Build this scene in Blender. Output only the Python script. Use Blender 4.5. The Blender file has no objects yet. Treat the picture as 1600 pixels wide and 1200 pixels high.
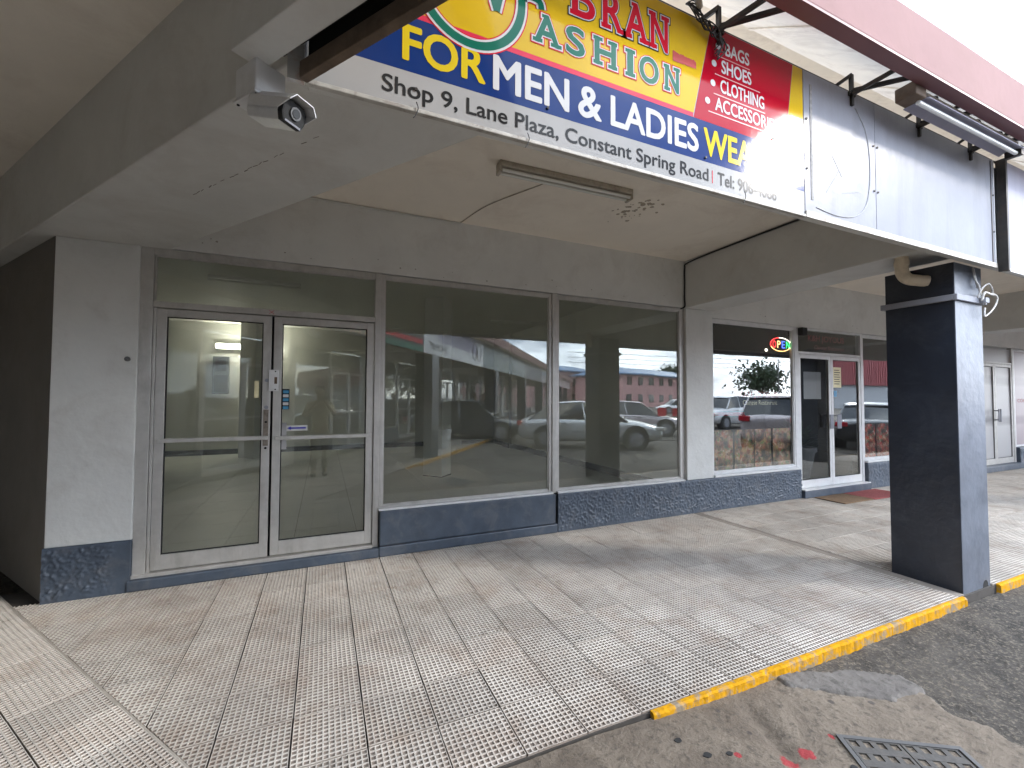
import bpy, math, random
from mathutils import Vector, Matrix
random.seed(7)
R = math.radians
scn = bpy.context.scene
# ------------------------------------------------------------------ camera
CAM = Vector((0.0, -4.379, 1.535))
YAW, PIT, ROL = 0.4131, 0.03157, 0.0038
fw = Vector((math.sin(YAW)*math.cos(PIT), math.cos(YAW)*math.cos(PIT), math.sin(PIT)))
r0 = Vector((math.cos(YAW), -math.sin(YAW), 0)); u0 = r0.cross(fw)
rr = r0*math.cos(ROL)+u0*math.sin(ROL); uu = -r0*math.sin(ROL)+u0*math.cos(ROL)
cd = bpy.data.cameras.new('camera'); cam = bpy.data.objects.new('camera', cd)
scn.collection.objects.link(cam); scn.camera = cam
M = Matrix((rr, uu, -fw)).transposed().to_4x4(); M.translation = CAM
cam.matrix_world = M
cd.sensor_width = 36; cd.lens = 671.98/1600*36; cd.clip_start = 0.02; cd.clip_end = 1500
# ------------------------------------------------------------------ sky, sun, exposure
SUN = Vector((0.751, -0.494, 0.437)).normalized()
w = bpy.data.worlds.new('World'); scn.world = w; w.use_nodes = True
nt = w.node_tree; nt.nodes.clear(); N = nt.nodes.new; L = nt.links.new
out = N('ShaderNodeOutputWorld'); bg = N('ShaderNodeBackground'); bg2 = N('ShaderNodeBackground'); mx = N('ShaderNodeMixShader')
sky = N('ShaderNodeTexSky'); sky.sky_type = 'NISHITA'; sky.sun_disc = False
sky.sun_elevation = math.asin(SUN.z); sky.sun_rotation = math.atan2(SUN.x, SUN.y)
sky.dust_density = 1.0
L(sky.outputs[0], bg.inputs[0]); bg.inputs[1].default_value = 0.1
tc = N('ShaderNodeTexCoord'); mp = N('ShaderNodeMapping'); mp.inputs['Scale'].default_value = (1.0, 1.0, 3.2)
n1 = N('ShaderNodeTexNoise'); n1.inputs['Scale'].default_value = 2.6; n1.inputs['Detail'].default_value = 9; n1.inputs['Roughness'].default_value = .58; n1.inputs['Distortion'].default_value = .35
cr = N('ShaderNodeValToRGB')
cr.color_ramp.elements[0].position = .41; cr.color_ramp.elements[0].color = (.17, .21, .29, 1)
cr.color_ramp.elements[1].position = .68; cr.color_ramp.elements[1].color = (1.0, 1.0, .98, 1)
e = cr.color_ramp.elements.new(.55); e.color = (.62, .70, .82, 1)
L(tc.outputs['Generated'], mp.inputs[0]); L(mp.outputs[0], n1.inputs['Vector']); L(n1.outputs['Fac'], cr.inputs[0]); L(cr.outputs[0], bg2.inputs[0])
bg2.inputs[1].default_value = 2.5
mx.inputs[0].default_value = .9
L(bg.outputs[0], mx.inputs[1]); L(bg2.outputs[0], mx.inputs[2]); L(mx.outputs[0], out.inputs[0])
sd = bpy.data.lights.new('sun', 'SUN'); so = bpy.data.objects.new('sun', sd); scn.collection.objects.link(so)
sd.energy = 0.65; sd.angle = R(6); sd.color = (1, .95, .88)
so.rotation_euler = (-SUN).to_track_quat('-Z', 'Y').to_euler()
so.location = (20, -15, 20)
scn.view_settings.view_transform = 'Standard'; scn.view_settings.look = 'None'
scn.view_settings.exposure = 2.17; scn.view_settings.gamma = 1
scn.view_settings.use_curve_mapping = False
scn.cycles.max_bounces = 10; scn.cycles.transparent_max_bounces = 24; scn.cycles.diffuse_bounces = 8
scn.cycles.caustics_reflective = False; scn.cycles.caustics_refractive = False
# ------------------------------------------------------------------ materials
def newmat(name):
    m = bpy.data.materials.new(name); m.use_nodes = True
    return m, m.node_tree, m.node_tree.nodes['Principled BSDF']
def mat(name, col, rough=.7, metal=0, var=.12, vscale=3.0, bump=.0, bscale=60, dirt=None, dscale=1.2, damt=.5, spec=.5, coat=0, coord='Object', strain=None, bdist=.004):
    """painted or raw surface: base colour with soft mottling, shaped dirt and fine relief"""
    m, t, p = newmat(name); N = t.nodes.new; L = t.links.new
    tc = N('ShaderNodeTexCoord')
    src = tc.outputs[coord]
    n = N('ShaderNodeTexNoise'); n.inputs['Scale'].default_value = vscale; n.inputs['Detail'].default_value = 6; n.inputs['Roughness'].default_value = .62
    L(src, n.inputs['Vector'])
    mr = N('ShaderNodeMapRange'); mr.inputs[1].default_value = .3; mr.inputs[2].default_value = .7
    mr.inputs[3].default_value = 1-var; mr.inputs[4].default_value = 1+var; L(n.outputs['Fac'], mr.inputs[0])
    vm = N('ShaderNodeVectorMath'); vm.operation = 'SCALE'; vm.inputs[0].default_value = col; L(mr.outputs[0], vm.inputs['Scale'])
    cur = vm.outputs[0]
    if dirt:
        n2 = N('ShaderNodeTexNoise'); n2.inputs['Scale'].default_value = dscale; n2.inputs['Detail'].default_value = 10; n2.inputs['Roughness'].default_value = .72; n2.inputs['Distortion'].default_value = .6
        if strain:
            mpn = N('ShaderNodeMapping'); mpn.inputs['Scale'].default_value = strain; L(src, mpn.inputs[0]); L(mpn.outputs[0], n2.inputs['Vector'])
        else: L(src, n2.inputs['Vector'])
        m2 = N('ShaderNodeMapRange'); m2.inputs[1].default_value = .5; m2.inputs[2].default_value = .72; m2.inputs[4].default_value = damt; L(n2.outputs['Fac'], m2.inputs[0])
        mix = N('ShaderNodeMix'); mix.data_type = 'RGBA'; L(m2.outputs[0], mix.inputs[0]); L(cur, mix.inputs[6]); mix.inputs[7].default_value = (*dirt, 1)
        cur = mix.outputs[2]
    L(cur, p.inputs['Base Color'])
    p.inputs['Roughness'].default_value = rough; p.inputs['Metallic'].default_value = metal
    p.inputs['Specular IOR Level'].default_value = spec
    p.inputs['Coat Weight'].default_value = coat; p.inputs['Coat Roughness'].default_value = .2
    if bump:
        n3 = N('ShaderNodeTexNoise'); n3.inputs['Scale'].default_value = bscale; n3.inputs['Detail'].default_value = 5; L(src, n3.inputs['Vector'])
        b = N('ShaderNodeBump'); b.inputs['Strength'].default_value = bump; b.inputs['Distance'].default_value = bdist
        L(n3.outputs['Fac'], b.inputs['Height']); L(b.outputs[0], p.inputs['Normal'])
    return m
MT = {}
MT['wall'] = mat('grey_wall_paint', (.665, .665, .64), .62, var=.07, vscale=1.6, bump=.35, bscale=22, dirt=(.40, .37, .33), dscale=2.2, damt=.35, bdist=.01)
MT['beam'] = mat('grey_beam_paint', (.58, .575, .545), .6, var=.08, vscale=1.3, bump=.4, bscale=14, dirt=(.38, .34, .30), dscale=1.4, damt=.4, bdist=.012)
MT['ceil'] = mat('cream_ceiling_paint', (.84, .775, .675), .75, var=.06, vscale=1.1, bump=.3, bscale=18, dirt=(.52, .42, .33), dscale=1.3, damt=.35, bdist=.01)
MT['plinth'] = mat('slate_blue_plinth_paint', (.062, .080, .108), .5, var=.18, vscale=6, bump=.25, bscale=40, dirt=(.20, .19, .18), dscale=5, damt=.35)
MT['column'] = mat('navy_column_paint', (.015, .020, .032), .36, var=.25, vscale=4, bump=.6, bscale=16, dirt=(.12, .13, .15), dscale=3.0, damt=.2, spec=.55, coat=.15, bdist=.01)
MT['alu'] = mat('weathered_aluminium', (.50, .485, .46), .42, metal=.35, var=.1, vscale=9, bump=.1, bscale=120, dirt=(.26, .24, .21), dscale=3.5, damt=.6, strain=(1, 1, .25))
MT['whitealu'] = mat('white_aluminium', (.66, .66, .66), .4, metal=.1, var=.06, vscale=9, dirt=(.35, .34, .32), dscale=6, damt=.3)
MT['dark'] = mat('black_gap', (.012, .012, .012), .9, var=.1)
MT['rubber'] = mat('black_rubber', (.02, .02, .02), .8)
MT['timber'] = mat('old_timber', (.13, .09, .06), .8, var=.3, vscale=8, bump=.5, bscale=40, dirt=(.03, .025, .02), dscale=4, damt=.7)
MT['blackmetal'] = mat('dark_steel', (.035, .032, .03), .55, metal=.5, var=.3, vscale=10, dirt=(.10, .06, .04), dscale=8, damt=.5)
MT['galv'] = mat('sheet_metal_panel', (.27, .275, .305), .3, metal=.0, spec=.05, var=.06, vscale=2.5, bump=.12, bscale=9, dirt=(.20, .20, .21), dscale=2.0, damt=.45, strain=(3, 1, .35), bdist=.02)
MT['whitepanel'] = mat('white_sign_panel', (.32, .315, .38), .35, spec=.12, var=.05, vscale=2, bump=.1, bscale=6, dirt=(.45, .42, .46), dscale=2, damt=.35, strain=(3, 1, .3), bdist=.02)
MT['pink'] = mat('pink_fascia_paint', (.27, .165, .155), .8, spec=.12, var=.06, vscale=1.5, bump=.2, bscale=8, dirt=(.22, .14, .12), dscale=2.5, damt=.4, bdist=.01)
MT['soffit'] = mat('dirty_white_soffit', (.80, .74, .66), .6, var=.1, vscale=3, bump=.2, bscale=10, dirt=(.38, .30, .25), dscale=3.0, damt=.6)
MT['lampcream'] = mat('aged_lamp_metal', (.42, .38, .31), .5, var=.15, vscale=12, dirt=(.16, .12, .09), dscale=14, damt=.7)
MT['tube'] = mat('unlit_tube_glass', (.72, .72, .68), .25, var=.03)
MT['cream_pvc'] = mat('cream_pvc', (.70, .60, .45), .45, var=.08, vscale=8, dirt=(.3, .22, .15), dscale=9, damt=.4)
MT['cable_w'] = mat('pale_cable', (.55, .53, .5), .5)
MT['cable_b'] = mat('black_cable', (.015, .015, .015), .6)
MT['yellow'] = mat('yellow_kerb_paint', (.54, .27, .012), .8, spec=.05, var=.15, vscale=8, bump=.6, bscale=35, dirt=(.27, .22, .16), dscale=12, damt=1.9, coord='Object', bdist=.01)
MT['mortar'] = mat('dark_mortar', (.055, .048, .042), .95, var=.25, vscale=9)
MT['concrete_strip'] = mat('worn_concrete_strip', (.24, .21, .18), .9, var=.15, vscale=9, bump=.5, bscale=60)
MT['intwall'] = mat('interior_wall_paint', (.66, .66, .63), .6, var=.04, vscale=1)
MT['intceil'] = mat('interior_ceiling_paint', (.70, .70, .66), .7, var=.03, vscale=1)
MT['panelgrey'] = mat('grey_enamel', (.12, .12, .12), .45)
MT['white'] = mat('white_paint', (.75, .75, .73), .5, var=.03)
MT['print_white'] = mat('printed_white', (.56, .56, .56), .09, var=.03, spec=.10)
MT['print_black'] = mat('printed_black', (.03, .03, .03), .09, var=.03, spec=.10)
MT['print_yellow'] = mat('printed_yellow', (.62, .46, .02), .09, var=.05, spec=.10)
MT['print_green'] = mat('printed_green', (.012, .13, .085), .09, var=.05, spec=.10)
MT['print_red'] = mat('printed_red', (.52, .012, .03), .09, var=.06, spec=.10)
MT['print_darkred'] = mat('printed_dark_red', (.30, .008, .02), .4)
MT['print_blue'] = mat('printed_blue', (.03, .03, .35), .4)
MT['print_cyan'] = mat('printed_cyan', (.05, .25, .45), .4)
MT['print_cream'] = mat('printed_cream', (.75, .68, .42), .5)
def vinyl(name, col, rough=.08):
    return mat(name, col, rough, var=.05, vscale=2.5, bump=.13, bscale=4, spec=.10, bdist=.01, dirt=tuple(c*.7+.02 for c in col), dscale=6, damt=.3)
MT['v_yellow'] = vinyl('yellow_vinyl', (.58, .38, .018)); MT['v_blue'] = vinyl('blue_vinyl', (.012, .035, .15))
MT['v_red'] = vinyl('red_vinyl', (.36, .005, .018)); MT['v_white'] = vinyl('white_vinyl', (.36, .355, .345)); MT['v_crimson'] = vinyl('crimson_line_vinyl', (.62, .04, .08))
def emis(name, col, s):
    m, t, p = newmat(name); p.inputs['Base Color'].default_value = (*col, 1); p.inputs['Emission Color'].default_value = (*col, 1); p.inputs['Emission Strength'].default_value = s
    return m
MT['lit'] = emis('lit_tube', (1, .98, .85), 13)
for k, c in dict(n_red=(1, .05, .05), n_blue=(.08, .15, 1), n_green=(.05, 1, .25), n_orange=(1, .55, .2), n_white=(1, .9, .75)).items(): MT[k] = emis('neon_'+k[2:], c, 1.1)
def glassmat(name, tint, base=.07, amp=.75, power=3.0, dust=.0):
    m, t, p = newmat(name); N = t.nodes.new; L = t.links.new; o = t.nodes['Material Output']
    t.nodes.remove(p)
    tr = N('ShaderNodeBsdfTransparent'); tr.inputs[0].default_value = (*tint, 1)
    gl = N('ShaderNodeBsdfGlossy'); gl.inputs['Roughness'].default_value = .0; gl.inputs[0].default_value = (.95, .97, .95, 1)
    lw = N('ShaderNodeLayerWeight'); lw.inputs[0].default_value = .5
    pw = N('ShaderNodeMath'); pw.operation = 'POWER'; pw.inputs[1].default_value = power; L(lw.outputs['Facing'], pw.inputs[0])
    ml = N('ShaderNodeMath'); ml.operation = 'MULTIPLY_ADD'; ml.inputs[1].default_value = amp; ml.inputs[2].default_value = base; L(pw.outputs[0], ml.inputs[0])
    mx = N('ShaderNodeMixShader'); L(ml.outputs[0], mx.inputs[0]); L(tr.outputs[0], mx.inputs[1]); L(gl.outputs[0], mx.inputs[2])
    # thin film of dust, thicker in patches
    df = N('ShaderNodeBsdfDiffuse'); df.inputs[0].default_value = (.5, .5, .45, 1)
    tc = N('ShaderNodeTexCoord'); ns = N('ShaderNodeTexNoise'); ns.inputs['Scale'].default_value = 2; ns.inputs['Detail'].default_value = 7; L(tc.outputs['Object'], ns.inputs['Vector'])
    mr = N('ShaderNodeMapRange'); mr.inputs[1].default_value = .35; mr.inputs[2].default_value = .75; mr.inputs[3].default_value = dust*.5; mr.inputs[4].default_value = dust*1.6; L(ns.outputs['Fac'], mr.inputs[0])
    m2 = N('ShaderNodeMixShader'); L(mr.outputs[0], m2.inputs[0]); L(mx.outputs[0], m2.inputs[1]); L(df.outputs[0], m2.inputs[2])
    nb = N('ShaderNodeTexNoise'); nb.inputs['Scale'].default_value = 1.1; L(tc.outputs['Object'], nb.inputs['Vector'])
    bp = N('ShaderNodeBump'); bp.inputs['Strength'].default_value = .05; bp.inputs['Distance'].default_value = .02; L(nb.outputs['Fac'], bp.inputs['Height']); L(bp.outputs[0], gl.inputs['Normal'])
    L(m2.outputs[0], o.inputs[0]); return m
MT['glass'] = glassmat('window_glass', (.93, .945, .915), .075, .68, 2.4, .05)
MT['glassdark'] = glassmat('tinted_shop_glass', (.92, .93, .93), .05, .62, 2.4, .01)
MT['carglass'] = mat('car_glass', (.012, .014, .016), .05, spec=.8, var=0)
def tilemat():
    """waffle tile: worn pale rib tops, dirt in the recessed cells (by the tile's own height)"""
    m, t, p = newmat('waffle_tile'); N = t.nodes.new; L = t.links.new
    tc = N('ShaderNodeTexCoord'); sp = N('ShaderNodeSeparateXYZ'); L(tc.outputs['Object'], sp.inputs[0])
    hz = N('ShaderNodeMapRange'); hz.inputs[1].default_value = -.0052; hz.inputs[2].default_value = -.0012; L(sp.outputs['Z'], hz.inputs[0])
    ge = N('ShaderNodeNewGeometry'); oi = N('ShaderNodeObjectInfo')
    n1 = N('ShaderNodeTexNoise'); n1.inputs['Scale'].default_value = 1.3; n1.inputs['Detail'].default_value = 9; n1.inputs['Roughness'].default_value = .7; L(ge.outputs['Position'], n1.inputs['Vector'])
    n2 = N('ShaderNodeTexNoise'); n2.inputs['Scale'].default_value = 14; n2.inputs['Detail'].default_value = 6; n2.inputs['Roughness'].default_value = .7; L(ge.outputs['Position'], n2.inputs['Vector'])
    rib = N('ShaderNodeMix'); rib.data_type = 'RGBA'; rib.inputs[6].default_value = (.53, .485, .435, 1); rib.inputs[7].default_value = (.72, .67, .605, 1)
    wr = N('ShaderNodeMapRange'); wr.inputs[1].default_value = .38; wr.inputs[2].default_value = .58; L(n1.outputs['Fac'], wr.inputs[0]); L(wr.outputs[0], rib.inputs[0])
    cell = N('ShaderNodeMix'); cell.data_type = 'RGBA'; cell.inputs[6].default_value = (.19, .155, .13, 1); cell.inputs[7].default_value = (.41, .355, .305, 1); L(n2.outputs['Fac'], cell.inputs[0])
    mx = N('ShaderNodeMix'); mx.data_type = 'RGBA'; L(hz.outputs[0], mx.inputs[0]); L(cell.outputs[2], mx.inputs[6]); L(rib.outputs[2], mx.inputs[7])
    # dark grime spots and per tile tone
    sp2 = N('ShaderNodeMapRange'); sp2.inputs[1].default_value = .56; sp2.inputs[2].default_value = .70; sp2.inputs[4].default_value = .5; L(n2.outputs['Fac'], sp2.inputs[0])
    g = N('ShaderNodeMix'); g.data_type = 'RGBA'; L(sp2.outputs[0], g.inputs[0]); L(mx.outputs[2], g.inputs[6]); g.inputs[7].default_value = (.10, .08, .07, 1)
    n4 = N('ShaderNodeTexNoise'); n4.inputs['Scale'].default_value = 3.3; n4.inputs['Detail'].default_value = 8; n4.inputs['Roughness'].default_value = .72; n4.inputs['Distortion'].default_value = .5; L(ge.outputs['Position'], n4.inputs['Vector'])
    r4 = N('ShaderNodeMapRange'); r4.inputs[1].default_value = .48; r4.inputs[2].default_value = .68; r4.inputs[4].default_value = .55; L(n4.outputs['Fac'], r4.inputs[0])
    g4 = N('ShaderNodeMix'); g4.data_type = 'RGBA'; g4.blend_type = 'MULTIPLY'; L(r4.outputs[0], g4.inputs[0]); L(g.outputs[2], g4.inputs[6]); g4.inputs[7].default_value = (.66, .54, .46, 1); g = g4
    rv = N('ShaderNodeMapRange'); rv.inputs[3].default_value = .86; rv.inputs[4].default_value = 1.04; L(oi.outputs['Random'], rv.inputs[0])
    sc = N('ShaderNodeVectorMath'); sc.operation = 'SCALE'; L(g.outputs[2], sc.inputs[0]); L(rv.outputs[0], sc.inputs['Scale'])
    L(sc.outputs[0], p.inputs['Base Color']); p.inputs['Roughness'].default_value = .72; p.inputs['Specular IOR Level'].default_value = .35
    b = N('ShaderNodeBump'); b.inputs['Strength'].default_value = .5; b.inputs['Distance'].default_value = .002; L(n2.outputs['Fac'], b.inputs['Height']); L(b.outputs[0], p.inputs['Normal'])
    return m
MT['tile'] = tilemat()
def groundmat(name, c1, c2, c3, gs, bdist, red=None, rough=.9):
    m, t, p = newmat(name); N = t.nodes.new; L = t.links.new
    ge = N('ShaderNodeNewGeometry')
    a = N('ShaderNodeTexNoise'); a.inputs['Scale'].default_value = 1.7; a.inputs['Detail'].default_value = 10; a.inputs['Roughness'].default_value = .7; a.inputs['Distortion'].default_value = .8; L(ge.outputs['Position'], a.inputs['Vector'])
    b = N('ShaderNodeTexNoise'); b.inputs['Scale'].default_value = gs; b.inputs['Detail'].default_value = 6; b.inputs['Roughness'].default_value = .75; L(ge.outputs['Position'], b.inputs['Vector'])
    m1 = N('ShaderNodeMix'); m1.data_type = 'RGBA'; m1.inputs[6].default_value = (*c1, 1); m1.inputs[7].default_value = (*c2, 1)
    r1 = N('ShaderNodeMapRange'); r1.inputs[1].default_value = .4; r1.inputs[2].default_value = .6; L(a.outputs['Fac'], r1.inputs[0]); L(r1.outputs[0], m1.inputs[0])
    m2 = N('ShaderNodeMix'); m2.data_type = 'RGBA'; m2.inputs[7].default_value = (*c3, 1); L(m1.outputs[2], m2.inputs[6])
    r2 = N('ShaderNodeMapRange'); r2.inputs[1].default_value = .5; r2.inputs[2].default_value = .66; L(b.outputs['Fac'], r2.inputs[0]); L(r2.outputs[0], m2.inputs[0])
    cur = m2.outputs[2]
    # dark stains
    v = N('ShaderNodeTexVoronoi'); v.inputs['Scale'].default_value = 5.5; L(ge.outputs['Position'], v.inputs['Vector'])
    rv = N('ShaderNodeMapRange'); rv.inputs[1].default_value = .10; rv.inputs[2].default_value = .07; rv.inputs[4].default_value = .7; L(v.outputs['Distance'], rv.inputs[0])
    ms = N('ShaderNodeMix'); ms.data_type = 'RGBA'; ms.inputs[7].default_value = (.05, .045, .045, 1); L(rv.outputs[0], ms.inputs[0]); L(cur, ms.inputs[6]); cur = ms.outputs[2]
    if red:   # sprayed red paint: noise broken blobs around given points
        acc = None
        for (x, y, rad) in red:
            d = N('ShaderNodeVectorMath'); d.operation = 'DISTANCE'; d.inputs[1].default_value = (x, y, -.04); L(ge.outputs['Position'], d.inputs[0])
            q = N('ShaderNodeMapRange'); q.inputs[1].default_value = rad; q.inputs[2].default_value = rad*.3; L(d.outputs['Value'], q.inputs[0])
            if acc is None: acc = q.outputs[0]
            else:
                mxx = N('ShaderNodeMath'); mxx.operation = 'MAXIMUM'; L(acc, mxx.inputs[0]); L(q.outputs[0], mxx.inputs[1]); acc = mxx.outputs[0]
        nn = N('ShaderNodeTexNoise'); nn.inputs['Scale'].default_value = 24; nn.inputs['Detail'].default_value = 6; L(ge.outputs['Position'], nn.inputs['Vector'])
        mu = N('ShaderNodeMath'); mu.operation = 'MULTIPLY'; L(acc, mu.inputs[0]); L(nn.outputs['Fac'], mu.inputs[1])
        rq = N('ShaderNodeMapRange'); rq.inputs[1].default_value = .30; rq.inputs[2].default_value = .40; L(mu.outputs[0], rq.inputs[0])
        mr = N('ShaderNodeMix'); mr.data_type = 'RGBA'; mr.inputs[7].default_value = (.36, .045, .05, 1); L(rq.outputs[0], mr.inputs[0]); L(cur, mr.inputs[6]); cur = mr.outputs[2]
    L(cur, p.inputs['Base Color']); p.inputs['Roughness'].default_value = rough
    ad = N('ShaderNodeMath'); ad.operation = 'MULTIPLY_ADD'; ad.inputs[1].default_value = 2.0; L(a.outputs['Fac'], ad.inputs[0]); L(b.outputs['Fac'], ad.inputs[2])
    bp = N('ShaderNodeBump'); bp.inputs['Strength'].default_value = .9; bp.inputs['Distance'].default_value = bdist; L(ad.outputs[0], bp.inputs['Height']); L(bp.outputs[0], p.inputs['Normal'])
    return m
MT['asphalt'] = groundmat('asphalt', (.040, .036, .032), (.105, .092, .078), (.25, .212, .165), 48, .03)
MT['apron'] = groundmat('worn_concrete', (.155, .124, .095), (.245, .203, .157), (.10, .082, .064), 30, .018, red=[(1.90, -3.10, .08), (2.0, -3.10, .07), (2.22, -3.08, .04), (1.70, -3.00, .03)])
MT['patch'] = groundmat('cement_patch', (.115, .103, .095), (.17, .155, .14), (.08, .073, .065), 18, .012)
def paved(name):
    m, t, p = newmat(name); N = t.nodes.new; L = t.links.new
    tc = N('ShaderNodeTexCoord'); br = N('ShaderNodeTexBrick'); br.offset = 0; br.inputs['Scale'].default_value = 1
    br.inputs['Brick Width'].default_value = .312; br.inputs['Row Height'].default_value = .312; br.inputs['Mortar Size'].default_value = .004
    br.inputs['Color1'].default_value = (.34, .30, .26, 1); br.inputs['Color2'].default_value = (.28, .25, .21, 1); br.inputs['Mortar'].default_value = (.08, .07, .06, 1)
    L(tc.outputs['Object'], br.inputs['Vector']); L(br.outputs[0], p.inputs['Base Color']); p.inputs['Roughness'].default_value = .8
    return m
MT['paved'] = paved('far_paving')
def intfloor():
    m, t, p = newmat('interior_floor_tile'); N = t.nodes.new; L = t.links.new
    tc = N('ShaderNodeTexCoord'); n = N('ShaderNodeTexNoise'); n.inputs['Scale'].default_value = 1.4; n.inputs['Detail'].default_value = 8; L(tc.outputs['Object'], n.inputs['Vector'])
    mx = N('ShaderNodeMix'); mx.data_type = 'RGBA'; mx.inputs[6].default_value = (.42, .42, .39, 1); mx.inputs[7].default_value = (.56, .56, .52, 1); L(n.outputs['Fac'], mx.inputs[0])
    L(mx.outputs[2], p.inputs['Base Color']); p.inputs['Roughness'].default_value = .45; return m
MT['intfloor'] = intfloor()
def foodmat(name, seed, pal):
    m, t, p = newmat(name); N = t.nodes.new; L = t.links.new
    tc = N('ShaderNodeTexCoord'); mp = N('ShaderNodeMapping'); mp.inputs['Location'].default_value = (seed*3.1, seed, seed*.7); L(tc.outputs['Object'], mp.inputs[0])
    n0 = N('ShaderNodeTexNoise'); n0.inputs['Scale'].default_value = 9; L(mp.outputs[0], n0.inputs['Vector'])
    ad = N('ShaderNodeVectorMath'); ad.operation = 'MULTIPLY_ADD'; ad.inputs[1].default_value = (.12, .12, .12); L(n0.outputs['Color'], ad.inputs[0]); L(mp.outputs[0], ad.inputs[2])
    v = N('ShaderNodeTexVoronoi'); v.inputs['Scale'].default_value = 24; L(ad.outputs[0], v.inputs['Vector'])
    s = N('ShaderNodeSeparateColor'); L(v.outputs['Color'], s.inputs[0])
    r = N('ShaderNodeValToRGB'); r.color_ramp.interpolation = 'LINEAR'
    r.color_ramp.elements[0].color = (*pal[0], 1); r.color_ramp.elements[1].color = (*pal[-1], 1)
    for i, c in enumerate(pal[1:-1]):
        e = r.color_ramp.elements.new((i+1)/(len(pal)-1)); e.color = (*c, 1)
    nd_ = N('ShaderNodeTexNoise'); nd_.inputs['Scale'].default_value = 7; nd_.inputs['Detail'].default_value = 4; L(mp.outputs[0], nd_.inputs['Vector'])
    nr = N('ShaderNodeMapRange'); nr.inputs[1].default_value = .38; nr.inputs[2].default_value = .6; nr.inputs[3].default_value = .12; nr.inputs[4].default_value = .95; L(nd_.outputs['Fac'], nr.inputs[0])
    sc = N('ShaderNodeVectorMath'); sc.operation = 'SCALE'; L(r.outputs[0], sc.inputs[0]); L(nr.outputs[0], sc.inputs['Scale'])
    L(s.outputs[0], r.inputs[0]); L(sc.outputs[0], p.inputs['Base Color']); p.inputs['Roughness'].default_value = .4
    return m
PAL = [(.05, .05, .04), (.45, .22, .10), (.55, .30, .12), (.16, .28, .08), (.5, .10, .05), (.6, .45, .30), (.35, .12, .05)]
PALR = [(.5, .02, .02), (.6, .08, .04), (.55, .25, .12), (.65, .45, .35), (.45, .02, .03), (.12, .2, .06)]
for i in range(4): MT['food%d' % i] = foodmat('food_print_%d' % i, i*1.7+1, PAL[i % 2:])
MT['foodr'] = foodmat('red_food_print', 9.3, PALR)
def swoosh(name, base, band):
    m, t, p = newmat(name); N = t.nodes.new; L = t.links.new
    tc = N('ShaderNodeTexCoord'); wv = N('ShaderNodeTexWave'); wv.wave_type = 'RINGS'; wv.inputs['Scale'].default_value = .35; wv.inputs['Distortion'].default_value = .6; wv.inputs['Detail'].default_value = 0
    mp = N('ShaderNodeMapping'); mp.inputs['Location'].default_value = (-12.6, 0, -2.4); L(tc.outputs['Object'], mp.inputs[0]); L(mp.outputs[0], wv.inputs['Vector'])
    r = N('ShaderNodeMapRange'); r.inputs[1].default_value = .82; r.inputs[2].default_value = .97; L(wv.outputs['Fac'], r.inputs[0])
    mx = N('ShaderNodeMix'); mx.data_type = 'RGBA'; mx.inputs[6].default_value = (*base, 1); mx.inputs[7].default_value = (*band, 1); L(r.outputs[0], mx.inputs[0]); L(mx.outputs[2], p.inputs['Base Color']); p.inputs['Roughness'].default_value = .35
    return m
MT['frost'] = swoosh('grey_window_film', (.40, .39, .39), (.24, .23, .235)); MT['frostpink'] = swoosh('mauve_window_film', (.36, .29, .31), (.26, .20, .22))
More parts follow.
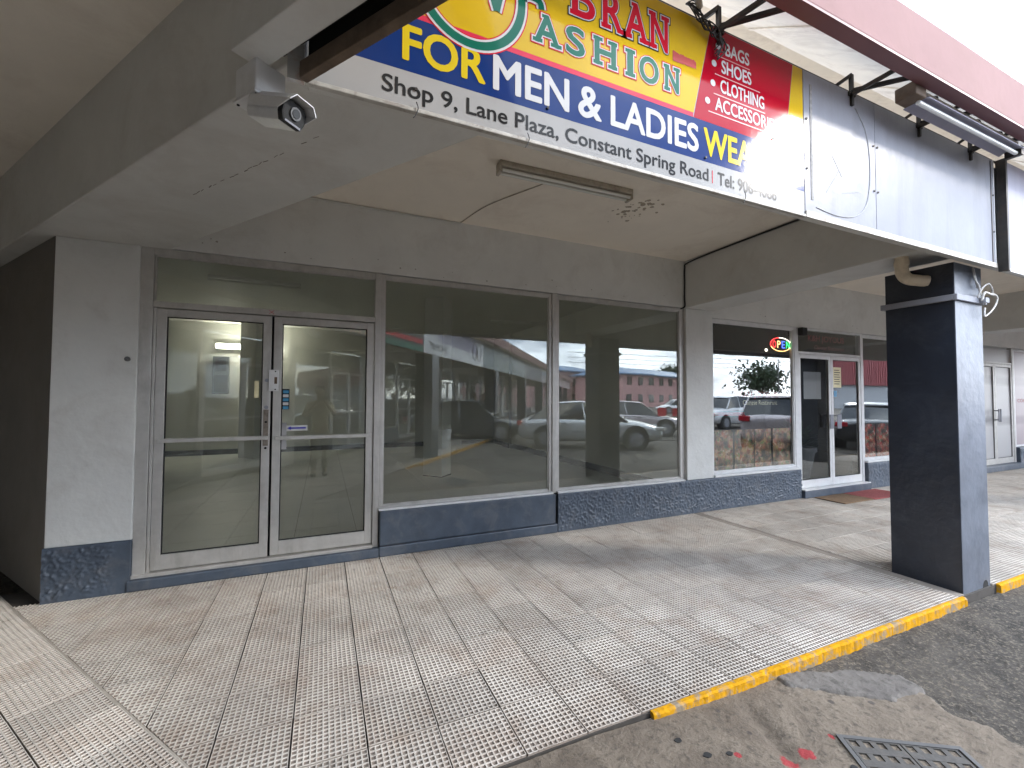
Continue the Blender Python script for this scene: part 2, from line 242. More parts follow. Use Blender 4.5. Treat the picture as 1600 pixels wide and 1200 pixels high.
# ------------------------------------------------------------------ geometry helpers
COL = scn.collection
def clip(poly, nx, ny, c):
    """keep nx*x+ny*y >= c"""
    o = []
    for i in range(len(poly)):
        a, b = poly[i], poly[(i+1) % len(poly)]
        da, db = a[0]*nx+a[1]*ny-c, b[0]*nx+b[1]*ny-c
        if da >= 0: o.append(a)
        if (da > 0) != (db > 0) and abs(da-db) > 1e-12:
            t = da/(da-db); o.append((a[0]+(b[0]-a[0])*t, a[1]+(b[1]-a[1])*t))
    return o
class G:
    def __init__(s): s.v = []; s.f = []; s.m = []
    def box(s, x0, x1, y0, y1, z0, z1, mi=0):
        if x0 > x1: x0, x1 = x1, x0
        if y0 > y1: y0, y1 = y1, y0
        if z0 > z1: z0, z1 = z1, z0
        b = len(s.v)
        s.v += [(x0, y0, z0), (x1, y0, z0), (x1, y1, z0), (x0, y1, z0), (x0, y0, z1), (x1, y0, z1), (x1, y1, z1), (x0, y1, z1)]
        for q in ((3, 2, 1, 0), (4, 5, 6, 7), (0, 1, 5, 4), (1, 2, 6, 5), (2, 3, 7, 6), (3, 0, 4, 7)): s.f.append(tuple(b+i for i in q)); s.m.append(mi)
        return s
    def prism(s, poly, z0, z1, bottom=True, mi=0):
        if len(poly) < 3: return s
        a = sum(poly[i][0]*poly[(i+1) % len(poly)][1]-poly[(i+1) % len(poly)][0]*poly[i][1] for i in range(len(poly)))
        if abs(a) < 1e-7: return s
        if a < 0: poly = poly[::-1]
        n = len(poly); b = len(s.v)
        s.v += [(x, y, z0) for x, y in poly]+[(x, y, z1) for x, y in poly]
        s.f.append(tuple(range(b+n, b+2*n))); s.m.append(mi)
        if bottom: s.f.append(tuple(range(b+n-1, b-1, -1))); s.m.append(mi)
        for i in range(n): j = (i+1) % n; s.f.append((b+i, b+j, b+n+j, b+n+i)); s.m.append(mi)
        return s
    def beam(s, p, q, w, h, mi=0):
        """square bar from p to q"""
        p, q = Vector(p), Vector(q); d = (q-p).normalized(); up = Vector((0, 0, 1)) if abs(d.z) < .95 else Vector((0, 1, 0))
        a = d.cross(up).normalized()*w/2; c = a.cross(d).normalized()*h/2; b = len(s.v)
        for o in (p, q): s.v += [tuple(o+a*i+c*j) for i, j in ((-1, -1), (1, -1), (1, 1), (-1, 1))]
        for f in ((0, 1, 2, 3), (7, 6, 5, 4), (0, 4, 5, 1), (1, 5, 6, 2), (2, 6, 7, 3), (3, 7, 4, 0)): s.f.append(tuple(b+i for i in f)); s.m.append(mi)
        return s
    def tube(s, pts, r, n=8, caps=True, mi=0):
        pts = [Vector(p) for p in pts]; rs = r if isinstance(r, (list, tuple)) else [r]*len(pts); b = len(s.v); prev = None
        for i, p in enumerate(pts):
            d = (pts[min(i+1, len(pts)-1)]-pts[max(i-1, 0)]).normalized()
            if prev is None:
                a = d.cross(Vector((0, 0, 1)) if abs(d.z) < .9 else Vector((1, 0, 0))).normalized()
            else: a = (prev-d*prev.dot(d)).normalized()
            prev = a; c = d.cross(a)
            for k in range(n): t = 2*math.pi*k/n; s.v.append(tuple(p+(a*math.cos(t)+c*math.sin(t))*rs[i]))
        for i in range(len(pts)-1):
            for k in range(n): j = (k+1) % n; s.f.append((b+i*n+k, b+i*n+j, b+(i+1)*n+j, b+(i+1)*n+k)); s.m.append(mi)
        if caps: s.f.append(tuple(b+n-1-k for k in range(n))); s.m.append(mi); e = b+(len(pts)-1)*n; s.f.append(tuple(e+k for k in range(n))); s.m.append(mi)
        return s
    def quad(s, a, b, c, d, mi=0):
        i = len(s.v); s.v += [tuple(a), tuple(b), tuple(c), tuple(d)]; s.f.append((i, i+1, i+2, i+3)); s.m.append(mi); return s
    def build(s, name, mats, parent=None, smooth=False, bev=0, **kw):
        me = bpy.data.meshes.new(name); me.from_pydata(s.v, [], s.f)
        if not isinstance(mats, (list, tuple)): mats = [mats]
        for m in mats: me.materials.append(MT[m] if isinstance(m, str) else m)
        if len(mats) > 1: me.polygons.foreach_set('material_index', s.m)
        if smooth: me.polygons.foreach_set('use_smooth', [True]*len(me.polygons))
        me.update(); o = bpy.data.objects.new(name, me); COL.objects.link(o)
        if parent: o.parent = parent
        if bev:
            md = o.modifiers.new('b', 'BEVEL'); md.width = bev; md.segments = 2; md.limit_method = 'ANGLE'
        for k, v in kw.items(): o[k] = v
        return o
def box(name, a, m, parent=None, bev=0, **kw): return G().box(*a).build(name, m, parent, bev=bev, **kw)
def tag(o, label, cat, group=None):
    o['label'] = label; o['category'] = cat
    if group: o['group'] = group
    return o
def thing(name, label, cat, loc=(0, 0, 0), rot=0, group=None):
    o = bpy.data.objects.new(name, None); o.empty_display_size = .1; COL.objects.link(o); o.location = loc; o.rotation_euler = (0, 0, rot)
    return tag(o, label, cat, group)
def smoothpts(pts, k=5):
    pts = [Vector(p) for p in pts]; o = []
    for i in range(len(pts)-1):
        p0, p1, p2, p3 = pts[max(i-1, 0)], pts[i], pts[i+1], pts[min(i+2, len(pts)-1)]
        for j in range(k):
            t = j/k; o.append(.5*((2*p1)+(-p0+p2)*t+(2*p0-5*p1+4*p2-p3)*t*t+(-p0+3*p1-3*p2+p3)*t**3))
    return o+[pts[-1]]
_tc = {}
def textmesh(body, offset=0.0):
    k = (body, offset)
    if k in _tc: return _tc[k]
    c = bpy.data.curves.new('t', 'FONT'); c.body = body; c.size = 1; c.offset = offset; c.resolution_u = 4
    o = bpy.data.objects.new('t', c); COL.objects.link(o); dg = bpy.context.evaluated_depsgraph_get(); dg.update()
    me = bpy.data.meshes.new_from_object(o.evaluated_get(dg)); v = [tuple(x.co) for x in me.vertices]; f = [tuple(p.vertices) for p in me.polygons]
    bpy.data.objects.remove(o); bpy.data.meshes.remove(me); _tc[k] = (v, f); return v, f
def text(name, body, rect, y, m, parent, bold=.0, flip=False, extra=None, grow=0, build=True, g=None, slant=0, fat=0, sg=0):
    """rect=(x0,x1,z0,z1) in the local XZ plane, facing -y (or +y when flip)"""
    v, f = textmesh(body, bold); v0, _ = textmesh(body, bold)
    xs = [a[0] for a in v0]; zs = [a[1] for a in v0]; x0, x1, z0, z1 = rect
    x0 -= grow; x1 += grow; z0 -= grow; z1 += grow
    sx = (x1-x0)/(max(xs)-min(xs)); sz = (z1-z0)/(max(zs)-min(zs)); g = g or G(); b = len(g.v)
    cps = [(0, 0)]+([(math.cos(k*.785398)*fat, math.sin(k*.785398)*fat) for k in range(8)] if fat else [])
    for n_, (ox, oz) in enumerate(cps):
        b = len(g.v)
        for a in v:
            X = x0+(a[0]-min(xs))*sx; Z = z0+(a[1]-min(zs))*sz; X += slant*(Z-z0)
            if flip: X = x0+x1-X
            g.v.append((X+ox, y-.00003*n_*(-1 if flip else 1), Z+oz))
        for q in f: g.f.append(tuple(b+i for i in q)); g.m.append(0)
    if extra:
        for (a0, a1, c0, c1) in extra:   # serifs as fractions of the rect
            X0, X1 = x0+(x1-x0)*a0-sg, x0+(x1-x0)*a1+sg; Z0, Z1 = z0+(z1-z0)*c0-sg-.003, z0+(z1-z0)*c1+sg+.003
            yy = y+(.0004 if flip else -.0004)
            g.quad((X0, yy, Z0), (X1, yy, Z0), (X1, yy, Z1), (X0, yy, Z1))
    return g.build(name, m, parent) if build else g
# ------------------------------------------------------------------ second wing frame
TH = R(-54); WU = Vector((math.cos(TH), math.sin(TH), 0)); WN = Vector((-math.sin(TH), math.cos(TH), 0)); WO = Vector((-.116, -2.672, 0))
def W(x, y, z=0): return WO+WU*x+WN*y+Vector((0, 0, z))
# ================================================================== GROUND
g = G(); g.quad((-400, -400, -.085), (400, -400, -.085), (400, 400, -.085), (-400, 400, -.085))
g.build('ground', 'asphalt', kind='structure')
from mathutils import noise as mn
def inpoly(x, y, P):
    c = False; n = len(P)
    for i in range(n):
        a, b = P[i], P[i-1]
        if (a[1] > y) != (b[1] > y) and x < (b[0]-a[0])*(y-a[1])/(b[1]-a[1])+a[0]: c = not c
    return c
def pdist(x, y, P):
    d = 9
    for i in range(len(P)):
        ax, ay = P[i]; bx, by = P[i-1]; dx, dy = bx-ax, by-ay; t = max(0, min(1, ((x-ax)*dx+(y-ay)*dy)/(dx*dx+dy*dy))); d = min(d, math.hypot(x-ax-t*dx, y-ay-t*dy))
    return d if inpoly(x, y, P) else -d
def ss(a, b, x): t = max(0, min(1, (x-a)/(b-a))); return t*t*(3-2*t)
def zap(x, y): return -.058+.044*(1-ss(.9, 2.4, x))
APR = [(-.9, -2.2), (2.30, -2.45), (2.45, -2.69), (2.92, -2.84), (3.09, -2.97), (3.05, -3.11), (2.96, -3.24), (3.04, -3.35), (2.99, -3.46), (3.2, -4.2), (3.0, -7), (1.3, -5.6)]
PAT = [(2.38, -2.66), (2.5, -2.69), (2.87, -2.81), (3.08, -2.95), (3.03, -3.09), (2.77, -3.08), (2.54, -2.90), (2.36, -2.78)]
# near asphalt with real bumps, the concrete apron and the cement patch as height fields with ragged edges
def field(name, x0, x1, y0, y1, st, zf, m, keep, **kw):
    nx = int((x1-x0)/st); ny = int((y1-y0)/st); g = G(); idx = {}
    def vid(i, j):
        k = (i, j)
        if k not in idx:
            x = x0+i*st; y = y0+j*st; idx[k] = len(g.v); g.v.append((x, y, zf(x, y)))
        return idx[k]
    for i in range(nx):
        for j in range(ny):
            if keep(x0+(i+.5)*st, y0+(j+.5)*st): g.f.append((vid(i, j), vid(i+1, j), vid(i+1, j+1), vid(i, j+1))); g.m.append(0)
    return g.build(name, m, smooth=True, **kw)
def fn(x, y, s, z=0): return mn.noise(Vector((x*s, y*s, z)))
field('road', 1.4, 8.4, -6.0, -2.68, .02, lambda x, y: -.070+.008*fn(x, y, 1.7)+.005*fn(x, y, 22)+.006*fn(x, y, 60), 'asphalt', lambda x, y: pdist(x, y, APR) < .12, kind='structure')
def zapron(x, y):
    d = pdist(x, y, APR)+.03*fn(x, y, 6, 3)+.015*fn(x, y, 22, 5)
    rut = -.022*math.exp(-((x-1.98-(y+2.9)*.35)/.05)**2)*ss(-3.35, -2.95, y)*(1-ss(-2.85, -2.72, y))
    return zap(x, y)+.004*fn(x, y, 3)+.0025*fn(x, y, 20)+rut-.05*(1-ss(-.02, .035, d))
field('concrete_apron', .0, 3.6, -5.6, -2.676, .02, zapron, 'apron', lambda x, y: pdist(x, y, APR) > -.07 and x*.809+y*.588 > -1.66, kind='structure')
def zpat(x, y):
    d = pdist(x, y, PAT)+.02*fn(x, y, 8, 3)+.012*fn(x, y, 30, 5)
    return zap(x, y)+.012+.010*fn(x, y, 5, 9)+.003*fn(x, y, 26)-.05*(1-ss(-.012, .02, d))
field('cement_patch', 2.3, 3.3, -3.2, -2.69, .0125, zpat, 'patch', lambda x, y: pdist(x, y, PAT) > -.05, kind='structure')
# ---- drain cover
t = thing('drain_grate', 'grey slotted drain cover set in the concrete beside the red paint mark', 'drain cover', (2.261, -3.097, zap(2.4, -3.2)+.006), math.atan2(-.255, .415))
g = G()
for a in ((-.02, .50, -.02, 0), (-.02, .50, -.62, -.60), (-.02, 0, -.60, -.02), (.48, .50, -.60, -.02)): g.box(a[0], a[1], a[2], a[3], -.03, .004)
g.build('frame', 'panelgrey', t)
dm = mat('cover_iron', (.085, .08, .075), .7, var=.2, vscale=20, bump=.6, bscale=60, dirt=(.15, .13, .11), dscale=12, damt=.6)
for c0 in range(2):
    g = G(); X0 = .006+c0*.236; X1 = X0+.230; cols = 4; rows = 8
    hx = .032; hy = .036; px = (X1-X0)/cols; py = .588/rows
    for j in range(rows):
        yc = -.006-py*(j+.5); g.box(X0, X1, yc+hy/2, -.006-py*j, -.02, 0)
        g.box(X0, X1, -.006-py*(j+1), yc-hy/2, -.02, 0)
        xs = [X0]+[v for i in range(cols) for v in (X0+px*(i+.5)-hx/2, X0+px*(i+.5)+hx/2)]+[X1]
        for i in range(0, len(xs), 2): g.box(xs[i], xs[i+1], yc-hy/2+.0003, yc+hy/2-.0003, -.02, -.0006)
    g.build('cover_panel', dm, t)
box('sump', (0, .48, -.6, -.02, -.05, -.035), 'dark', t)
for (px_, py_, r_) in ((1.51, -2.84, .016), (1.57, -2.95, .018), (1.67, -2.98, .014), (2.12, -3.23, .015)):
    g = G(); a0 = random.random()*6; P = [(math.cos(a0+i*.7)*r_*(1 if i % 2 else .75)*1.3, math.sin(a0+i*.7)*r_*.8) for i in range(9)]
    g.prism(P, -.004, .0012); o = g.build('tar_blob', 'rubber'); o.location = (px_, py_, zap(px_, py_)+.003); o['kind'] = 'structure'
# ================================================================== WALKWAYS AND TILES
TS, TP, NC = .3085, .312, 12
def tilegeo(cl=None):
    """waffle tile in local coordinates centred on 0; cl = list of half planes to clip with"""
    g = G(); h = TS/2
    def cp(P):
        for c in cl or []: P = clip(P, *c) if len(P) > 2 else []
        return P
    g.prism(cp([(-h, -h), (h, -h), (h, h), (-h, h)]), -.022, -.0065, bottom=False)
    p = TS/NC; w = .0031
    for k in range(NC+1):
        c = -h+k*p; a, b = max(-h, c-w), min(h, c+w)
        g.prism(cp([(a, -h), (b, -h), (b, h), (a, h)]), -.0067, 0, bottom=False)
        g.prism(cp([(-h, a), (h, a), (h, b), (-h, b)]), -.0067, -.0005, bottom=False)
    return g
TM = None
def settile(parent, x, y, cl=None):
    global TM
    if cl is None:
        if TM is None: o = tilegeo().build('tile', 'tile', parent); TM = o.data
        else: o = bpy.data.objects.new('tile', TM); COL.objects.link(o); o.parent = parent
    else:
        g = tilegeo([(c[0], c[1], c[2]-c[0]*x-c[1]*y) for c in cl])
        if len(g.f) < 6: return None
        o = g.build('tile', 'tile', parent)
    o.location = (x, y, random.uniform(-.0014, .0004)); o.rotation_euler = (random.uniform(-.004, .004), random.uniform(-.005, .005), random.uniform(-.006, .006)); o.scale = (random.uniform(.980, .994), random.uniform(.986, .998), 1)
    return o
walk = G().prism(clip(clip([(-12, 8), (-12, -2.67), (26, -2.67), (26, 0), (-1.9, 0), (-4, 8)], .809, .588, -1.66), 0, -1, -.3), -.3, -.012).build('walkway', 'mortar', kind='structure')
stuff = G(); cnt = 0
MIT = (.809, .588, -1.660)
def crosses(x, y, c):
    d = [c[0]*(x+sx*TP/2)+c[1]*(y+sy*TP/2)-c[2] for sx in (-1, 1) for sy in (-1, 1)]
    return 0 if min(d) >= 0 else (2 if max(d) <= 0.01 else 1)
def gridx():
    x = .205+TP/2-TP*8
    while x < 4.55: yield x; x += TP
    x = 4.665+TP/2
    while x < 16.5: yield x; x += TP
for x in gridx():
    for j in range(9):
        y = -2.672+.003+TP*(j+.5)*1.0132
        cl = []
        s = crosses(x, y, MIT)
        if s == 2: continue
        if s == 1: cl.append(MIT)
        if y+TP/2 > 0: cl.append((0, -1, .012))
        if x < 4.66 and x+TP/2 > 4.555: cl.append((-1, 0, -4.555))
        if x > 4.4 and x < 5.3 and y < -2.1:    # tiles cut round the column foot
            if x-TP/2 < 5.12 and x+TP/2 > 5.12: cl.append((1, 0, 5.125))
            elif x+TP/2 > 4.65 and x < 5.12: cl.append((0, 1, -2.175)) if y+TP/2 > -2.175 else cl.append((0, 1, 5))
        if x < 8.6: o = settile(walk, x, y, cl or None); cnt += 1
        else:
            gg = tilegeo([(c[0], c[1], c[2]-c[0]*x-c[1]*y) for c in cl]); b = len(stuff.v); stuff.v += [(v[0]+x, v[1]+y, v[2]) for v in gg.v]
            stuff.f += [tuple(b+i for i in f) for f in gg.f]; stuff.m += gg.m
o = stuff.build('tile_field', 'tile', walk); o['kind'] = 'stuff'
G().prism([(4.557, -2.66), (4.655, -2.66), (4.66, -.03), (4.562, -.03)], -.022, -.003).build('concrete_strip', 'concrete_strip', walk)
G().prism([(-.12, -2.665), (-.135, -2.669), (-3.6, 2.10), (-3.585, 2.112)], -.02, -.002).build('joint_strip', mat('joint_mortar', (.40, .36, .31), .9, var=.15, vscale=12), walk)
walk2 = G().prism([(-14, -2.68), (48, -2.68), (48, -.001), (-14, -.001)], -.3, -.012).build('side_walkway', 'mortar', kind='structure')
walk2.location = WO; walk2.rotation_euler = (0, 0, TH)
for i in range(-14, 17):
    for j in range(6):
        x = .06+TP*i; y = -.005-TP*(j+.5)
        settile(walk2, x, y)
G().box(-14, -4.48, -2.68, -.004, -.02, -.003).box(5.2, 48, -2.68, -.004, -.02, -.003).box(-4.45, 5.17, -2.68, -1.882, -.02, -.003).build('far_paving', 'paved', walk2)
# ---- kerbs
def kerb(name, P, par, x0, x1, zlo, label=None):
    n = max(2, int((x1-x0)/.012)); g = G()
    for i in range(n+1):
        x = x0+(x1-x0)*i/n; e = .008*fn(x, 0, 5)+.004*fn(x, 0, 23, 2)+.002*fn(x, 0, 70, 4); e2 = .004*fn(x, 1, 6)+.03*min(0, fn(x, 3, 11)+.28)+.002*fn(x, 2, 60)
        g.v += [(x, .004, -.1+e2*0), (x, .004, -.003+e2*.3), (x, -.016+e, -.003+e2), (x, -.026+e*1.3, -.012+e2*1.5), (x, -.032+e*.7, zlo)]
    for i in range(n):
        for k in range(4): a = i*5+k; g.f.append((a, a+1, a+6, a+5)); g.m.append(0)
    g.f.append((4, 3, 2, 1, 0)); g.m.append(0)
    o = g.build(name, 'yellow', par, kind='structure'); o.location = P; return o
kerb('kerb', (0, -2.672, 0), None, 1.50, 4.60, -.16)
kerb('kerb', (0, -2.672, 0), None, 5.17, 26, -.16)
o = kerb('kerb', WO, None, 3.0, 48, -.16); o.rotation_euler = (0, 0, TH); o.scale = (1, -1, 1)
# ================================================================== MAIN SHOP BUILDING
B = thing('shop_building', 'long grey single-storey shop building with dark plinth, glass fronts and pink roof edge', 'building')
XA, XB, XC, XD, XE, XF, XG, XH = -1.882, -1.37, .475, 2.45, 4.456, 4.956, 6.80, 8.52
Zt, Zt2, Zc = 2.751, 2.663, 3.388
nd = lambda n_, s_: (.809*n_+.588*s_, .588*n_-.809*s_)   # from (n, s) wing coordinates to world xy
# walls
G().prism([(XA, -.03), (XB, -.03), (XB, .28), (XA+.06, .28), (XA+.0, -.02)], .40, Zt).build('pilaster', 'wall', B, bev=.006)
c0 = Vector((XA, -.03)); du = Vector((-.5878, .809)); dn = Vector((.809, .5878))
sw = [c0+du*.0+dn*.0, c0+du*13, c0+du*13+dn*.2, c0+du*.3+dn*.2]
MT['sidewall'] = mat('dark_taupe_painted_shade', (.17, .155, .135), .7, var=.1, vscale=2, bump=.3, bscale=20, dirt=(.12, .10, .08), dscale=2, damt=.4)  # dark taupe tone holds the shade of the deep passage in its colour
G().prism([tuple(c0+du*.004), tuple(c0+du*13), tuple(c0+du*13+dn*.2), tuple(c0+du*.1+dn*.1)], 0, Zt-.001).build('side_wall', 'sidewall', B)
G().box(XE+.012, XF, -.03, .25, ZP := .44, Zt).build('pilaster', 'wall', B, bev=.006)
G().box(10.9, 11.4, -.03, .25, .44, Zt).build('pilaster', 'wall', B, bev=.006)
G().box(-1.30, XE, -.022, .2, Zt+.004, Zc+.02).build('header_wall', 'wall', B)
G().box(XE+.3, 10.95, -.022, .2, Zt2, Zc+.02).build('header_wall', 'wall', B)
G().box(11.3, 26, -.022, .2, 2.70, Zc+.02).build('header_wall', 'wall', B)
# beams
G().prism([nd(-1.665, 2.09), nd(-.959, 2.60), nd(-.959, -12), nd(-1.665, -12)], Zt, Zc+.03).build('beam', 'beam', B, bev=.008)
G().box(XE, XF+.02, -2.68, -.021, Zt+.002, Zc+.03).build('beam', 'beam', B, bev=.008)
G().box(10.9, 11.42, -2.68, -.021, Zt+.002, Zc+.03).build('beam', 'beam', B, bev=.008)
G().box(17.2, 17.7, -2.68, -.021, Zt+.002, Zc+.03).build('beam', 'beam', B, bev=.008)
G().box(-.07, 26, -2.768, -2.672, 2.650, 3.46).build('edge_beam', 'beam', B, bev=.004)
# ceiling (walkway bay)
P = clip([(-6, .3), (-6, -2.70), (26, -2.70), (26, .3)], .809, .588, -1.3)
G().prism(P, Zc, Zc+.12).build('ceiling', 'ceil', B)
# column with collar
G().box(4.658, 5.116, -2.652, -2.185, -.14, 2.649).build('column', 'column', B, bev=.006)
colu = bpy.data.objects['column']
MT['paler'] = mat('navy_with_painted_sheen', (.115, .13, .16), .4, var=.2, vscale=4, bump=.5, bscale=14, dirt=(.05, .065, .09), dscale=4.5, damt=.7, spec=.5, bdist=.008)  # navy lightened: sun and sky sheen on this face put into the colour
G().box(4.661, 5.113, -2.6540, -2.650, -.09, 2.647).build('street_face_sheen', 'paler', colu)
g = G(); a0, a1, b0, b1 = 4.632, 5.142, -2.678, -2.159
g.box(a0, a1, b0, -2.653, 2.335, 2.385).box(a0, a1, -2.184, b1, 2.335, 2.385).box(a0, 4.657, -2.6528, -2.1842, 2.336, 2.384).box(5.117, a1, -2.6528, -2.1842, 2.336, 2.384)
g.build('collar_band', 'galv', colu, bev=.004)
g = G(); pts = [(.05*math.cos(R(a)), .07+.05*math.sin(R(a))) for a in range(0, 181, 20)]+[(-.05, -.02), (.05, -.02)]
b_ = len(g.v); g.v += [(5.03+p[0]*.95, -2.6545, -.075+p[1]) for p in pts]; g.f.append(tuple(range(b_, b_+len(pts)))); g.m.append(0)
g.build('drain_hole', 'dark', colu)
G().box(11.0, 11.46, -2.652, -2.185, -.14, 2.649).build('column', 'column', B, bev=.006)
G().box(17.3, 17.76, -2.652, -2.185, -.14, 2.649).build('column', 'column', B, bev=.006)
# plinths: real pebble dash relief
def dash(name, x0, x1, z0, z1, y, parent=B, st=.0085, amp=.009, smoothfrom=None):
    nx = int((x1-x0)/st); nz = int((z1-z0)/st); g = G()
    for i in range(nx+1):
        for j in range(nz+1):
            x = x0+(x1-x0)*i/nx; z = z0+(z1-z0)*j/nz
            a = mn.noise(Vector((x*52, z*52, y*9)))+.6*mn.noise(Vector((x*110, z*110, 3)))
            k = min(1, (z1-z)/.03, (z-z0)/.05+.15)
            if smoothfrom: k *= 1-ss(smoothfrom-.05, smoothfrom+.02, x+.03*mn.noise(Vector((0, z*12, 1))))
            edge = .012*(1 if (j == nz) else 0)
            g.v.append((x+.003*a, y-max(-.002, a)*amp*2.2*k+edge, z+.004*a*k))
    for i in range(nx):
        for j in range(nz): a = i*(nz+1)+j; g.f.append((a, a+nz+1, a+nz+2, a+1)); g.m.append(0)
    b = len(g.v); g.v += [(x0, y+.02, z1), (x1, y+.02, z1)]
    o = g.build(name, 'plinth', parent, smooth=True)
    box('plinth_core', (x0+.001, x1-.001, y+.006, .2, z0, z1-.003), 'plinth', parent)
    return o
dash('plinth', XA, XB+.0, 0, .405, -.052, smoothfrom=XB-.10)
dash('plinth', XD+.03, XG-.01, 0, .443, -.052, st=.010)
dash('plinth', 8.56, 10.9, 0, .443, -.052, st=.016)
dash('plinth', 14.45, 18.0, 0, .45, -.052, st=.02)
dash('plinth', 10.9, 12.5, 0, .443, -.052, st=.02)
g = G(); g.box(XC+.04, XD-.005, -.06, .2, .105, .437).box(XC+.035, XD+.02, -.064, .2, 0, .10); g.build('plinth', 'plinth', B, bev=.012)
box('plinth_gap', (XD-.005, XD+.03, -.02, .2, .1, .437), 'dark', B)
g = G(); g.box(XB-.02, XC+.035, -.062, .2, 0, .088); g.build('door_curb', 'plinth', B, bev=.012)
g = G(); g.box(XG, XH+.03, -.10, .2, 0, .115); g.build('door_curb', 'plinth', B, bev=.008)
box('threshold', (XG+.01, XH+.02, -.098, .1, .1155, .125), 'whitealu', B)
g = G(); g.box(12.5, 14.45, -.12, .2, 0, .12); g.build('door_curb', 'plinth', B, bev=.008)
# ---- storefront frames
def frame_bars(bars, y0=0, y1=.055, g=None):
    g = g or G()
    for b in bars: g.box(b[0], b[1], y0, y1, b[2], b[3])
    return g
def window(x0, x1, z0, z1, parent=B, fr='alu', glass='glass', t=.035, tb=.04, bead=True, y=0, trim=True):
    f = frame_bars([(x0, x0+t, z0, z1), (x1-t, x1, z0, z1), (x0+t, x1-t, z1-tb, z1), (x0+t, x1-t, z0, z0+tb)], y, y+.055).build('window', fr, parent, bev=.003)
    G().box(x0+t-.004, x1-t+.004, y+.024, y+.030, z0+tb-.004, z1-tb+.004).build('pane', glass, f)
    if trim:
        g = G(); s = .012; g.box(x0+t, x0+t+s, y+.012, y+.023, z0+tb, z1-tb).box(x1-t-s, x1-t, y+.012, y+.023, z0+tb, z1-tb).box(x0+t+s, x1-t-s, y+.012, y+.023, z1-tb-s, z1-tb).box(x0+t+s, x1-t-s, y+.012, y+.023, z0+tb, z0+tb+s)
        g.build('glazing_bead', fr, f)
    return f
# main door set
box('door_jamb', (XB, XB+.085, -.012, .07, .09, Zt), 'alu', B, bev=.004)
box('door_jamb', (XB+.088, XB+.108, -.004, .06, .1, 2.262), 'alu', B, bev=.003)
box('mullion', (XC-.025, XC+.03, -.014, .07, .09, Zt), 'alu', B, bev=.004)
box('head_rail', (XB+.086, XC-.026, -.010, .07, Zt-.055, Zt), 'alu', B, bev=.003)
box('transom_rail', (XB+.086, XC-.026, -.012, .07, 2.265, 2.315), 'alu', B, bev=.003)
tw = G().box(XB+.09, XC-.03, .024, .030, 2.315, 2.70).build('transom_pane', 'glass', B)
g = G(); g.box(XB+.09, XC-.03, .010, .023, 2.685, 2.697).box(XB+.088, XB+.1, .010, .023, 2.32, 2.683); g.build('glazing_bead', 'alu', B)
box('sill_rail', (XB, XC-.026, -.03, .07, .0885, .118), 'alu', B, bev=.003)
def door(x0, x1, z0, z1, parent=B, fr='alu', glass='glass', ws=.065, wt=.06, wb=.12, bar=1.165, handle_side=1, y=0):
    d = frame_bars([(x0, x0+ws, z0, z1), (x1-ws, x1, z0, z1), (x0+ws, x1-ws, z1-wt, z1), (x0+ws, x1-ws, z0, z0+wb)], y, y+.045).build('door', fr, parent, bev=.003)
    G().box(x0+ws-.004, x1-ws+.004, y+.020, y+.026, z0+wb-.004, z1-wt+.004).build('pane', glass, d)
    g = G(); s = .009
    for (a, b_, c, e_) in ((x0+ws, x0+ws+s, z0+wb, z1-wt), (x1-ws-s, x1-ws, z0+wb, z1-wt), (x0+ws+s, x1-ws-s, z1-wt-s, z1-wt), (x0+ws+s, x1-ws-s, z0+wb, z0+wb+s)): g.box(a, b_, y+.014, y+.0195, c, e_)
    g.build('glazing_seal', 'rubber', d)
    if bar: box('push_bar', (x0+ws*.4, x1-ws*.2, y-.020, y+.012, bar-.017, bar+.017), fr, d, bev=.004)
    return d
xm = -.425
d1 = door(XB+.11, xm-.008, .125, 2.255, bar=1.170, y=.004)
d2 = door(xm+.012, XC-.03, .130, 2.255, bar=1.165, y=.0)
box('door_gap', (xm-.008, xm+.012, .03, .06, .12, 2.26), 'dark', B)
o = box('lock_plate', (xm-.022, xm+.055, -.012, -.001, 1.585, 1.775), 'whitealu', d2, bev=.003)
for zz in (1.60, 1.76): G().tube([(xm+.03, -.013, zz), (xm+.03, -.016, zz)], .006, 8).build('screw', 'dark', d2)
box('latch', (xm+.022, xm+.044, -.0145, -.0115, 1.65, 1.71), 'timber', d2)
for zz, rr_ in ((1.68, .016), (1.44, .017), (1.31, .010), (1.08, .010)):
    G().tube([(xm-.038, .006, zz), (xm-.038, -.004, zz)], rr_, 14).build('lock_cylinder', 'galv' if zz != 1.31 and zz != 1.08 else 'dark', d1)
worn = mat('rusty_worn_metal', (.20, .17, .14), .6, metal=.2, var=.3, vscale=25, dirt=(.07, .05, .04), dscale=20, damt=.9)
box('worn_stile_patch', (xm-.060, xm-.020, .0005, .0035, 1.10, 1.42), worn, d1)
box('worn_stile_patch', (xm-.062, xm-.022, .001, .0035, 1.12, 1.18), worn, d2).location.x = .1
g = G(); 
for s_ in (-1, 1): g.beam((-.435-.02, -.0125, 2.29-s_*.016), (-.435+.02, -.0125, 2.29+s_*.016), .0018, .003)
g.build('marker_cross', 'print_red', B)
# small hinge/bead breakage near left jamb, wall hook
tag(G().tube(smoothpts([(-1.43, -.034, 1.83), (-1.43, -.055, 1.825), (-1.415, -.06, 1.815), (-1.405, -.055, 1.825)], 4), .006, 7).tube([(-1.43, -.028, 1.83), (-1.43, -.036, 1.83)], .02, 12).build('wall_socket_hook', 'panelgrey'), 'small round metal fixing screwed to the grey pillar left of the glass doors', 'hook')
